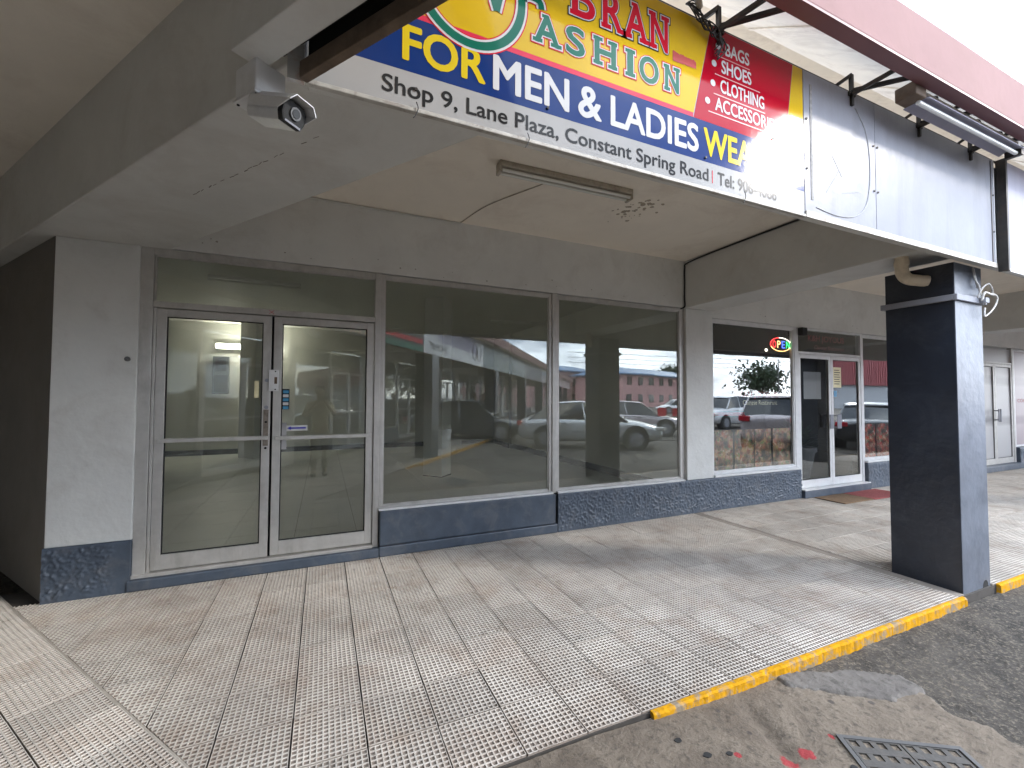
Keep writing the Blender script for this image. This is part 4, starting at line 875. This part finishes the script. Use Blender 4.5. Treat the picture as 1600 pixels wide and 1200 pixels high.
campart('lens_ring', G().tube([(.150, 0, .0), (.158, 0, .0)], .020, 20), 'panelgrey', smooth=False); campart('lens', G().tube([(.158, 0, 0), (.160, 0, 0)], .014, 18), 'print_black')
campart('lower_bezel', G().beam((.150, -.030, -.034), (.150, .030, -.034), .008, .006), 'galv')
g = G(); hood = [(.053, -.010), (.054, .022), (.034, .046), (-.034, .046), (-.054, .022), (-.053, -.010)]
for x0_, x1_ in ((-.0, .185),):
    b = len(g.v)
    for x, cut in ((-.0, 0), (.185, 0)):
        for i, (y, z) in enumerate(hood): g.v.append((x-(.05 if i in (0, 5) and x > .1 else 0), y, z))
    for i in range(5): g.f.append((b+i, b+i+1, b+6+i+1, b+6+i)); g.m.append(0)
o = campart('sun_hood', g, 'whitealu'); md = o.modifiers.new('s', 'SOLIDIFY'); md.thickness = .003
# stickers on the doors
def sticker(name, label, a, m, y=-.0): 
    t = thing(name, label, 'sticker', ((a[0]+a[1])/2, .0185, (a[2]+a[3])/2)); w_, h_ = (a[1]-a[0])/2, (a[3]-a[2])/2
    box('backing', (-w_, w_, 0, .0008, -h_, h_), m, t); return t, w_, h_
t, w_, h_ = sticker('sticker', 'narrow dark blue sticker column with pale logos inside the right door glass', (-.340, -.283, 1.42, 1.605), 'print_black')
for k in range(5): box('logo_patch', (-w_*.8, w_*.8, -.0008, -.0001, h_*.86-k*.036-.026, h_*.86-k*.036), 'print_cyan' if k % 2 == 0 else 'print_white', t)
t, w_, h_ = sticker('sticker', 'white sticker with a blue arrow pointing left on the right door glass', (-.305, -.13, 1.225, 1.275), 'print_white')
g = G(); g.box(-.055, .075, -.001, -.0002, -.007, .007); g.build('arrow_shaft', 'print_blue', t)
g = G(); g.v += [(-.08, -.0012, 0), (-.048, -.0012, -.016), (-.048, -.0012, .016)]; g.f.append((0, 1, 2)); g.m.append(0); g.build('arrow_head', 'print_blue', t)
sticker('sticker', 'plain pale vertical sticker strip behind the blue arrow sticker', (-.348, -.300, 1.06, 1.30), 'frost')
sticker('sticker', 'small cream sticker on the left door glass beside the meeting stiles', (-.560, -.525, 1.525, 1.675), 'print_cream')
# restaurant graphics
for k, (x0, x1, lab) in enumerate(((5.02, 5.42, 'leftmost food photo poster in the restaurant window, fried pieces and greens'), (5.46, 5.86, 'food photo poster second from left in the restaurant window with a red bottle shape'), (5.88, 6.24, 'dark food photo poster third from left in the restaurant window'), (6.28, 6.68, 'orange noodle food poster at the right end of the restaurant window'))):
    t = thing('food_poster', lab, 'poster', ((x0+x1)/2, .045, .80), 0, 'food posters in the restaurant windows'); box('sheet', (-(x1-x0)/2, (x1-x0)/2, 0, .001, -.28, .28), 'food%d' % k, t)
for k, (x0, x1, lab) in enumerate(((8.62, 8.98, 'red food poster nearest the restaurant doors in the window behind the navy column'), (9.02, 9.40, 'second red food poster from the restaurant doors, behind the navy column'), (9.44, 9.9, 'third red food poster from the restaurant doors, hidden partly by the navy column'))):
    t = thing('food_poster', lab, 'poster', ((x0+x1)/2, .045, .82), 0, 'food posters in the restaurant windows'); box('sheet', (-(x1-x0)/2, (x1-x0)/2, 0, .001, -.30, .28), 'foodr', t)
t = thing('window_lettering', 'dark red restaurant name lettering on the window beside the posters', 'lettering', (5.99, .045, 1.53))
text('restaurant_name', 'K&H JOYOUS', (-.42, .42, .0, .11), 0, 'print_darkred', t, bold=.02); text('restaurant_type', 'Chinese Restaurant', (-.35, .40, -.09, -.02), 0, 'print_cream', t, bold=.0)
t = thing('window_lettering', 'dark red restaurant name lettering in the glass above the restaurant doors', 'lettering', (7.62, .045, 2.42))
text('restaurant_name', 'K&H JOYOUS', (-.46, .50, .02, .15), 0, 'print_darkred', t, bold=.02); text('restaurant_type', 'Chinese Restaurant', (-.30, .50, -.08, -.01), 0, 'print_darkred', t, bold=.0)
t = thing('hours_notice', 'cream opening hours notice on the right restaurant door', 'notice', (7.86, .0170, 1.89)); box('sheet', (-.11, .11, 0, .001, -.17, .17), 'print_cream', t, bev=.0)
for k in range(7): box('text_line', (-.08, .08 if k % 2 else .06, -.0008, -.0001, .115-k*.038, .128-k*.038), 'print_black' if k == 1 else 'timber', t)
t = thing('sticker', 'small blue round sticker below the cream hours notice', 'sticker', (7.80, .0165, 1.62)); box('disc', (-.04, .04, 0, .001, -.05, .05), 'print_cyan', t, bev=.0)
t = thing('menu_sheet', 'pale menu sheet taped inside the left restaurant door', 'notice', (7.25, .045, 1.75)); box('sheet', (-.22, .22, 0, .001, -.22, .22), 'frost', t)
# neon open sign
t = thing('open_sign', 'multicolour glowing OPEN sign in an oval in the restaurant window', 'neon sign', (6.50, .048, 2.375))
box('backing', (-.26, .26, .007, .0115, -.12, .12), 'dark', t)
for a0, a1, m in ((200, 330, 'n_orange'), (-30, 100, 'n_white'), (100, 200, 'n_red')):
    G().tube([(.235*math.cos(R(a)), 0, .105*math.sin(R(a))) for a in range(a0, a1+1, 10)], .006, 6).build('neon_tube', m, t)
for ch, x, m in (('O', -.19, 'n_red'), ('P', -.085, 'n_orange'), ('E', .02, 'n_blue'), ('N', .125, 'n_green')): text('letter', ch, (x, x+.075, -.055, .055), -.004, m, t, bold=0)
G().tube([(-.33, -.004, -.10), (-.33, .01, -.10)], .022, 12).build('bulb', 'n_white', t)
# speakers / brackets dark items over restaurant door, doormats
t = thing('door_closer_box', 'small black speaker in the top corner over the restaurant doors', 'speaker', (6.84, -.03, 2.60)); box('case', (-.02, .10, -.06, .02, -.07, .05), 'rubber', t, bev=.01); box('bracket', (.02, .05, .02, .03, -.04, .04), 'rubber', t)
mb = mat('brown_coir', (.16, .10, .055), .95, var=.3, vscale=40, bump=1, bscale=200); mr_ = mat('faded_red_mat', (.30, .075, .07), .95, var=.25, vscale=40, bump=1, bscale=200)
tag(box('doormat', (6.98, 7.70, -.55, -.12, .001, .014), mb, None, bev=.004), 'brown doormat in front of the left restaurant door', 'doormat', 'doormats at the restaurant')
tag(box('doormat', (7.72, 8.60, -.56, -.12, .001, .014), mr_, None, bev=.004), 'faded red doormat in front of the right restaurant door', 'doormat', 'doormats at the restaurant')
# ================================================================== SECOND WING (seen overhead, at left and in the glass)
V = thing('shop_building', 'second wing of the shops meeting at the corner, its beam and ceiling overhead at left', 'building', WO, TH)
G().prism([(-14, -2.9), (48, -2.9), (48, -.10), (.0, -.10), (-.0, .365-.0), (-14, .365)], Zc+.002, Zc+.12).build('ceiling', 'ceil', V)
box('edge_beam', (-.02, 48, -.202, -.102, 2.650, 3.46), 'beam', V, bev=.004)
box('sign_void', (.02, 48, -.1015, -.05, 2.72, 3.46), 'dark', V)
box('timber_rail', (.12, 48, -.058, -.028, 2.600, 2.660), 'timber', V, bev=.004)
canopy(V, .2, 48, -.0, 1); roof(V, .6, 48, 0, 1)
box('passage_light_block', (-6.2, -6, -2.9, .3, -.011, 3.4), 'wall', V)  # added out of view, closes the passage to keep it dark
for k in range(7):
    x = 2.9+6.4*k+1.6
    G().box(x, x+.46, -.48, -.02, -.14, 2.649).build('column', 'column', V, bev=.006)
    G().box(x-.02, x+.5, -2.67, -.20, Zt, Zc+.02).build('beam', 'beam', V)
# storefront of the second wing
for (a, b_) in ((-14, -.6), (2.4, 2.9), (5.9, 6.5), (9.8, 10.2), (13.6, 14.1), (18, 18.5), (23, 23.6), (30, 31), (38, 39), (46, 48)): box('pier', (a, b_, -2.95, -2.70, 0, Zt), 'wall', V)
box('header_wall', (-14, 48, -2.95, -2.69, Zt, Zc), 'wall', V)
def vwin(a, b_, z0=.5):
    f = frame_bars([(a, a+.05, z0, Zt), (b_-.05, b_, z0, Zt), (a+.05, b_-.05, Zt-.06, Zt), (a+.05, b_-.05, z0, z0+.05)], -2.80, -2.74).build('window', 'alu', V); G().box(a+.04, b_-.04, -2.775, -2.769, z0+.04, Zt-.05).build('pane', 'glassdark', f)
def vdoor(a, b_):
    f = frame_bars([(a, a+.06, .1, 2.2), (b_-.06, b_, .1, 2.2), (a+.06, b_-.06, 2.14, 2.2), (a+.06, b_-.06, .1, .22), (a+.06, b_-.06, 1.1, 1.14)], -2.80, -2.74).build('door', 'whitealu', V); G().box(a+.05, b_-.05, -2.775, -2.769, .2, 2.15).build('pane', 'glassdark', f)
for (a, b_) in ((-.6, .6), (2.9, 4.3), (6.5, 8.0), (10.2, 12.0), (14.1, 16), (18.5, 21), (23.6, 27), (31, 35), (39, 43)): vwin(a, b_); box('plinth', (a, b_, -2.9, -2.70, 0, .5), 'plinth', V)
for (a, b_) in ((.6, 1.5), (1.5, 2.4), (4.3, 5.1), (5.1, 5.9), (8.0, 8.9), (8.9, 9.8), (12.0, 12.8), (12.8, 13.6), (16, 17), (17, 18), (21, 22), (22, 23), (27, 28.5), (28.5, 30), (35, 36.5), (36.5, 38), (43, 44.5), (44.5, 46)):
    vdoor(a, b_); G().box(a, b_, -2.79, -2.75, 2.2, Zt).build('transom_pane', 'glassdark', V)
dk2 = mat('dim_shop_wall', (.10, .095, .085), .8)
g = G(); g.box(-1, 48, -7, -6.9, 0, 3.4).box(-1, 48, -6.9, -2.9, -.05, .08).box(-1, -.9, -6.9, -2.9, .1, 3.4); g.build('interior_wall', dk2, V)
# signs on the second wing
def wsign(x0, x1, label, main, deco):
    t = thing('shop_sign', label, 'sign', W(x0, -.045), TH); L_ = x1-x0
    box('board', (0, L_, 0, .03, 2.62, 3.49), main, t); deco(t, L_); return t
def decoA(t, L_):
    box('red_band', (1.6, L_, .0302, .032, 2.80, 2.90), 'print_red', t); box('green_band', (1.6, L_, .0302, .032, 2.62, 2.75), 'print_green', t); box('food_print', (.05, 1.5, .0302, .033, 2.65, 3.2), 'food1', t)
    text('lettering', 'Breakfast', (1.9, 3.3, 3.0, 3.22), .034, 'print_white', t, flip=True, bold=.01)
wsign(.15, 3.9, 'black food shop sign with red and green bands on the second wing, behind the camera', 'print_black', decoA)
def decoB(t, L_):
    pm = mat('faded_purple_print', (.16, .14, .24), .4); box('purple_field', (0.9, L_-.9, .0302, .032, 2.98, 3.48), pm, t)
    text('lettering', 'SHOP #7', (.35, 1.6, 2.72, 2.92), .034, 'print_black', t, flip=True, bold=.01)
    for cx in (L_-.55, L_-1.05):
        G().tube([(cx+.22*math.cos(R(a)), .034, 3.05+.28*math.sin(R(a))) for a in range(0, 361, 20)], .012, 6).build('ring_logo', 'timber', t)
wsign(3.95, 9.1, 'white and purple shop sign with two ring logos on the second wing, behind the camera', 'print_white', decoB)
tealm = mat('grey_green_print', (.13, .17, .17), .4)
def decoC(t, L_): text('lettering', 'VIVA', (L_-2.6, L_-.6, 2.85, 3.3), .034, 'print_white', t, flip=True, bold=.0); box('white_end', (L_-.4, L_, .0302, .032, 2.62, 3.49), 'print_white', t)
wsign(9.15, 17.1, 'grey green shop sign with tall white letters on the second wing, behind the camera', tealm, decoC)
def decoD(t, L_):
    for k in range(9): box('louvre_slat', (0, L_, .0302, .045, 2.66+k*.09, 2.70+k*.09), 'galv', t)
wsign(17.15, 23, 'slatted grey panel above the second wing walkway, behind the camera', 'panelgrey', decoD)
wsign(23.05, 46, 'long blank white sign board at the far end of the second wing', 'print_white', lambda t, L_: None)
# ================================================================== OUTSIDE (reflected in the glass)
def car(label, loc, rot, paint, suv=False, L_=4.65):
    t = thing('parked_car', label, 'car', loc, rot, 'parked cars'); h = L_/2; wd = .90; hs = 1.0 if not suv else 1.22
    prof = [(-h, .42, .78, .78), (-h+.08, .28, .92, .86), (-h+.5, .22, .99, .90), (-h+1.1, .2, .98, .90), (0, .2, .95, .90), (h-1.35, .2, .93, .90), (h-.7, .2, .84, .89), (h-.2, .25, .70, .82), (h, .38, .58, .66)]
    def sec(x, zb, zt, w_):
        zt *= hs
        pts = [(0, zb), (w_*.85, zb), (w_*.99, zb+.14), (w_, (zb+zt)/2), (w_*.975, zt-.14), (w_*.90, zt-.02), (w_*.5, zt+.02), (0, zt+.03)]
        return [(x, y, z) for y, z in pts]+[(x, -y, z) for y, z in pts[-2:0:-1]]
    g = loft(G(), [sec(*p) for p in prof]); o = g.build('body', paint, t, smooth=True); md = o.modifiers.new('s', 'SUBSURF'); md.levels = md.render_levels = 2
    zr = 1.45 if not suv else 1.72; zb = .90*hs
    cab = [(-h+.35 if not suv else -h+.12, zb, .74), (-h+1.05 if not suv else -h+.55, zr-.06, .62), (-.3, zr, .63), (.45, zr-.07, .61), (h-1.15, zb-.02, .76)]
    g = G(); secs = []
    for x, z, w_ in cab: secs.append([(x, .80, zb-.05), (x, w_ if z > zb+.1 else .78, z), (x, 0, z+.025), (x, -(w_ if z > zb+.1 else .78), z), (x, -.80, zb-.05)])
    loft(g, secs); g.build('windows', 'carglass', t, smooth=False)
    g = G(); r_ = [(cab[1][0]-.08, zr-.09, .62), (cab[1][0], zr-.045, .62), (-.3, zr+.016, .635), (.45, zr-.05, .62), (.55, zr-.10, .62)]
    loft(g, [[(x, w_, z), (x, w_*.8, z+.03), (x, 0, z+.045), (x, -w_*.8, z+.03), (x, -w_, z), (x, 0, z-.0)] for x, z, w_ in r_]); g.build('roof', paint, t, smooth=True)
    g = G()
    for s in (-1, 1):
        for (xa, za, xb, zb_) in ((cab[0][0], zb, cab[1][0], zr-.06), (-.15, zb-.02, -.25, zr-.01), (cab[4][0], zb-.03, .5, zr-.08)):
            g.beam((xa, s*.80, za), (xb, s*.625, zb_), .05, .03)
    g.build('pillar', paint, t)
    for x in (-h+.95, h-.92):
        for s in (-1, 1):
            wr = .34; 
            G().tube([(x, s*.915, wr+.02), (x, s*.60, wr+.02)], wr+.06, 24).build('wheel_arch', 'dark', t)
            wh = G().tube([(x, s*.93, wr), (x, s*.70, wr)], wr, 24).build('wheel', 'rubber', t); wh_ = G().tube([(x, s*.937, wr), (x, s*.931, wr)], wr*.66, 10).build('rim', 'galv', wh)
    for s in (-1, 1):
        box('taillight', (-h-.01, -h+.16, s*.55, s*.87, .74*hs, .88*hs), 'print_red', t, bev=.02); box('headlight', (h-.32, h-.02, s*.45, s*.80, .60*hs, .70*hs), 'tube', t, bev=.02)
        for xx in (-.9, .25): box('door_handle', (xx, xx+.18, s*.905, s*.925, .80*hs, .825*hs), 'galv', t)
    return t
def paint(n, c, r=.25): return mat(n, c, r, metal=.3, var=.0, coat=1.0)
silver = paint('silver_car_paint', (.62, .64, .66)); whitep = paint('white_car_paint', (.72, .72, .74)); darkp = paint('dark_car_paint', (.03, .035, .045)); pearl = paint('pearl_car_paint', (.55, .50, .52))
car('silver saloon car parked nose out beside the second wing', (8.15, -7.75, -.085), R(31), silver)
car('pale silver saloon car parked beyond the first silver one', (12.4, -11.0, -.085), R(31), pearl)
car('white coupe parked far across the car park', (35, -31, -.085), R(200), whitep, L_=4.5)
car('pearl grey sport utility car parked opposite the restaurant', (14.6, -5.6, -.085), R(-28), pearl, suv=True)
car('white estate car parked behind the pearl grey one', (20.5, -12.8, -.085), R(170), whitep, suv=True)
car('dark car parked near the end of the restaurant row', (17.5, -4.4, -.085), R(-28), darkp)
car('black car parked close behind the photographer', (5.2, -11.6, -.085), R(31), darkp)
# planters
def planter(label, loc, h=.55):
    t = thing('planter', label, 'planter', loc, 0, 'potted plants on the walkways')
    G().tube([(0, 0, 0), (0, 0, .05), (0, 0, h-.08), (0, 0, h-.08), (0, 0, h), (0, 0, h)], [.17, .18, .25, .28, .28, .24], 20).build('pot', 'panelgrey' if 'inside' in label else 'white', t, smooth=False)
    g = G()
    for k in range(120):
        a = random.random()*6.28; e = random.uniform(.2, 1.4); l = random.uniform(.3, .7); d = Vector((math.cos(a)*math.cos(e), math.sin(a)*math.cos(e), math.sin(e))); s_ = d.cross(Vector((0, 0, 1))).normalized()*.03
        p0 = Vector((0, 0, h-.02)); p1 = p0+d*l*.6+Vector((0, 0, .02)); p2 = p0+d*l-Vector((0, 0, .12*l)); b = len(g.v); g.v += [tuple(p0-s_*.3), tuple(p0+s_*.3), tuple(p1+s_), tuple(p1-s_), tuple(p2)]; g.f += [(b, b+1, b+2, b+3), (b+3, b+2, b+4)]; g.m += [0, 0]
    g.build('foliage', MT['leaf'], t)
MT['leaf'] = mat('leaf_green', (.028, .05, .018), .5, var=.4, vscale=8)
planter('potted palm in a white pot by the second wing column', W(6.6, -.55)); planter('large potted palm standing inside the left restaurant door', (7.98, .75, .11))
planter('potted shrub at the edge of the car park', (12.9, -7.9, -.085))
# barrier
t = thing('barrier', 'low metal railing barrier with two red signs in the car park', 'barrier', (10.9, -7.6, -.085), R(35))
g = G()
for z in (.12, .95): g.beam((-1.1, 0, z), (1.1, 0, z), .03, .03)
g.build('rail', 'panelgrey', t)
for k in range(13): G().beam((-1.08+.18*k, 0, .12), (-1.08+.18*k, 0, .95), .014, .014).build('bar', 'panelgrey', t)
for x in (-1.1, 1.1): G().beam((x, 0, 0), (x, 0, .98), .04, .04).build('post', 'panelgrey', t)
for x in (.2, .7): box('warning_plate', (x-.15, x+.15, -.02, .0, .98, 1.28), 'print_red', t)
# far buildings, pole, trees
def farbuilding(label, loc, rot, L_, D_, H_, wallm, roofm, rh, rows, n):
    t = thing('house_block', label, 'building', loc, rot)
    box('wall', (-L_/2, L_/2, 0, D_, 0, H_), wallm, t)
    G().prism([(-L_/2-.8, -.8), (L_/2+.8, -.8), (L_/2+.8, D_+.8), (-L_/2-.8, D_+.8)], H_, H_+.25).build('eaves', roofm, t)
    g = G(); g.v += [(-L_/2-.6, -.6, H_+.25), (L_/2+.6, -.6, H_+.25), (L_/2+.6, D_+.6, H_+.25), (-L_/2-.6, D_+.6, H_+.25), (-L_/2+D_*.3, D_/2, H_+rh), (L_/2-D_*.3, D_/2, H_+rh)]; g.f += [(0, 1, 5, 4), (1, 2, 5), (2, 3, 4, 5), (3, 0, 4)]; g.m += [0]*4
    g.build('roof', roofm, t)
    for r_ in range(rows):
        for k in range(n):
            x = -L_/2+L_*(k+.5)/n; z = .9+r_*3.0; f = box('window', (x-.8, x+.8, -.04, .0, z, z+1.4), 'carglass', t); box('window_bar', (x-.03, x+.03, -.07, -.041, z, z+1.4), 'white', f)
    return t
pinkw = mat('pink_wall', (.55, .30, .30), .8, var=.1, vscale=.3); bluer = mat('blue_roof', (.12, .22, .38), .5, var=.1); redr = mat('red_ribbed_roof', (.22, .04, .045), .5, var=.15, vscale=.5); greyw = mat('grey_block_wall', (.32, .33, .35), .8)
farbuilding('pink two-storey building with pale blue roof across the car park', (62, -60, -.1), R(160), 34, 10, 5.6, pinkw, bluer, 1.8, 2, 9)
farbuilding('pink two-storey block with blue roof further left across the car park', (44, -66, -.1), R(160), 18, 10, 6.6, pinkw, bluer, 1.6, 2, 5)
t = thing('warehouse', 'grey warehouse with a tall dark red metal roof front', 'building', (98, -40, -.1), R(180))
box('wall', (-22, 22, 0, 4, 0, 4), greyw, t); box('roof_front', (-22.5, 22.5, -.6, 4.5, 4, 8.5), redr, t)
g = G()
for k in range(90): g.box(-22.3+k*.5, -22.1+k*.5, -.68, -.6, 4.05, 8.45)
g.build('rib', redr, t)['kind'] = 'stuff'
def tree(label, loc, h, r_, seed):
    random.seed(seed); t = thing('tree', label, 'tree', loc, 0, 'trees beyond the car park')
    G().tube([(0, 0, 0), (.1, .05, h*.35), (.0, .1, h*.6)], [.28, .2, .12], 8).build('trunk', 'timber', t)
    g = G()
    for k in range(1500):
        c_ = Vector((random.gauss(0, .45), random.gauss(0, .45), random.gauss(0, .3))); p = Vector((c_.x*r_, c_.y*r_, h*.72+c_.z*r_*1.1)); s_ = random.uniform(.15, .4)
        a = Vector((random.uniform(-1, 1), random.uniform(-1, 1), random.uniform(-1, 1))).normalized(); b_ = a.orthogonal().normalized()
        g.quad(p-a*s_-b_*s_*.5, p+a*s_-b_*s_*.5, p+a*s_+b_*s_*.5, p-a*s_+b_*s_*.5)
    g.build('crown', 'leaf', t)
tree('broad dark tree beyond the warehouse yard', (84, -57, -.1), 8, 4.5, 5); tree('small palm-like tree behind the blue roof', (72, -70, -.1), 9.5, 2.4, 8); tree('tree at the far right of the car park', (110, -60, -.1), 9, 5, 12)
for k, (x, y, lab) in enumerate(((58, -52, 'tall lamp post standing before the blue-roofed building'), (82, -52, 'utility pole carrying wires beyond the car park'), (100, -48, 'second utility pole carrying wires beyond the car park'))):
    t = thing('utility_pole', lab, 'pole', (x, y, -.1)); G().tube([(0, 0, 0), (0, 0, 9.5)], [.12, .08], 8).build('pole', 'panelgrey', t); G().beam((-.7, 0, 9.2), (.7, 0, 9.2), .08, .08).build('crossarm', 'timber', t)
g = G()
for z in (7.2, 8.0, 8.9): g.tube([(40, -62, z+.8), (82, -52, z), (100, -48, z), (150, -38, z+.5)], .035, 4)
tag(g.build('overhead_wires', 'cable_b'), 'overhead wires strung between the poles beyond the car park', 'wires')
# ================================================================== PEOPLE
def skin(name, verts, edges, radii, m, parent, sub=2, root=0):
    me = bpy.data.meshes.new(name); me.from_pydata(verts, edges, []); me.materials.append(MT[m] if isinstance(m, str) else m); o = bpy.data.objects.new(name, me); COL.objects.link(o); o.parent = parent
    md = o.modifiers.new('k', 'SKIN'); md.use_smooth_shade = True
    for i, r_ in enumerate(radii): me.skin_vertices[0].data[i].radius = (r_, r_*(.8 if r_ > .09 else 1)) if not isinstance(r_, tuple) else r_
    me.skin_vertices[0].data[root].use_root = True
    s = o.modifiers.new('s', 'SUBSURF'); s.levels = s.render_levels = sub; return o
skinm = mat('skin', (.30, .17, .11), .5, var=.05); hairm = mat('dark_hair', (.02, .015, .012), .6, var=.2)
def person(label, loc, rot, topm, legm, photo=True, scale=1.0):
    t = thing('person', label, 'person', loc, rot); t.scale = (scale,)*3      # faces +y
    if photo: armL = [(-.19, 0, 1.38), (-.27, .10, 1.16), (-.06, .30, 1.40), (-.035, .35, 1.45)]; armR = [(.19, 0, 1.38), (.27, .10, 1.18), (.10, .30, 1.42), (.075, .35, 1.47)]
    else: armL = [(-.19, 0, 1.38), (-.25, .0, 1.10), (-.24, .08, .86), (-.23, .1, .78)]; armR = [(.19, 0, 1.38), (.25, .0, 1.10), (.24, .08, .86), (.23, .1, .78)]
    V_ = [(0, 0, .92), (0, 0, 1.12), (0, 0, 1.34), (0, .01, 1.46), (0, .03, 1.53), (0, .04, 1.62), (0, .035, 1.70)]; E_ = [(0, 1), (1, 2), (2, 3), (3, 4), (4, 5), (5, 6)]; Rr = [.14, .12, .15, .055, .07, .088, .06]
    for A in (armL, armR):
        b = len(V_); V_ += A; E_ += [(2, b), (b, b+1), (b+1, b+2), (b+2, b+3)]; Rr += [.058, .042, .030, .032]
    for s in (-1, 1):
        b = len(V_); V_ += [(s*.09, 0, .86), (s*.10, .01, .48), (s*.10, -.01, .09), (s*.105, .10, .035), (s*.108, .16, .03)]; E_ += [(0, b), (b, b+1), (b+1, b+2), (b+2, b+3), (b+3, b+4)]; Rr += [.088, .058, .040, .038, .028]
    skin('body', V_, E_, Rr, skinm, t)
    TV = [(0, 0, .90), (0, 0, 1.10), (0, 0, 1.34), (0, .0, 1.43)]; TE = [(0, 1), (1, 2), (2, 3)]; TR = [.165, .140, .168, .075]
    for A in (armL, armR):
        b = len(TV); q = Vector(A[1])+(Vector(A[2])-Vector(A[1]))*.3; TV += [A[0], A[1], tuple(q)]; TE += [(2, b), (b, b+1), (b+1, b+2)]; TR += [.075, .060, .058]
    skin('shirt', TV, TE, TR, topm, t)
    LV = [(0, 0, .96)]; LE = []; LR = [.158]
    for s in (-1, 1): b = len(LV); LV += [(s*.09, 0, .84), (s*.10, .01, .48), (s*.10, -.01, .12)]; LE += [(0, b), (b, b+1), (b+1, b+2)]; LR += [.102, .075, .06]
    skin('trousers', LV, LE, LR, legm, t)
    for s in (-1, 1): G().box(s*.105-.045, s*.105+.045, -.09, .19, 0, .07).build('shoe', 'rubber', t, bev=.02)
    g = G(); b = 0
    hv = [(0, .0, 1.66), (0, -.01, 1.74), (0, -.06, 1.66), (0, -.07, 1.56)]; skin('hair', hv, [(0, 1), (0, 2), (2, 3)], [.092, .055, .075, .06], hairm, t)
    for s in (-1, 1):
        G().tube([(s*.032, .118, 1.63), (s*.032, .127, 1.63)], .011, 8).build('eye', 'print_white', t); G().tube([(s*.087, .03, 1.635), (s*.10, .03, 1.635)], [.03, .022], 8).build('ear', skinm, t)
    G().tube([(0, .115, 1.63), (0, .145, 1.59), (0, .12, 1.585)], [.009, .015, .012], 8).build('nose', skinm, t, smooth=True); box('mouth', (-.025, .025, .112, .123, 1.555, 1.563), 'print_darkred', t)
    for A, s in ((armL, -1), (armR, 1)):   # fingers
        w_ = Vector(A[3]); d = (Vector(A[3])-Vector(A[2])).normalized()
        for k in range(4):
            o_ = Vector((0, 0, -.022+.015*k)) if photo else Vector((0, -.022+.015*k, 0)); l = (.05, .062, .066, .056)[k]
            p1 = w_+o_+d*.02; p2 = p1+d*l*.6; p3 = p2+(d*.4+Vector((-s*.8, 0, 0))).normalized()*l*.5
            G().tube([p1, p2, p3], [.010, .009, .007], 7).build('finger', skinm, t, smooth=True)
        G().tube([w_, w_+d*.02+Vector((-s*.03, 0, -.02)), w_+d*.045+Vector((-s*.045, 0, -.012))], [.012, .011, .008], 7).build('thumb', skinm, t, smooth=True)
    return t
shirt = mat('pale_olive_shirt', (.40, .36, .27), .8, var=.1); trous = mat('dark_trousers', (.035, .035, .03), .8); blues = mat('light_blue_shirt', (.12, .30, .45), .8)
person('person in a pale shirt and dark trousers holding up a phone, standing behind the camera', (-.055, -4.84, 0), 0, shirt, trous, True, 1.0)
ph = thing('phone', 'black smartphone held up in both hands behind the camera position', 'phone', (0.0, -4.445, 1.50)); box('case', (-.078, .078, -.005, .004, -.038, .045), 'rubber', ph, bev=.003); box('screen', (-.073, .073, -.0065, -.0055, -.034, .041), 'carglass', ph)
person('person in a light blue shirt walking under the second wing', W(11.2, -1.0), R(-30), blues, trous, False); person('person in dark clothes standing by the second wing shop doors', W(14.6, -1.6), R(60), 'print_black', trous, False)
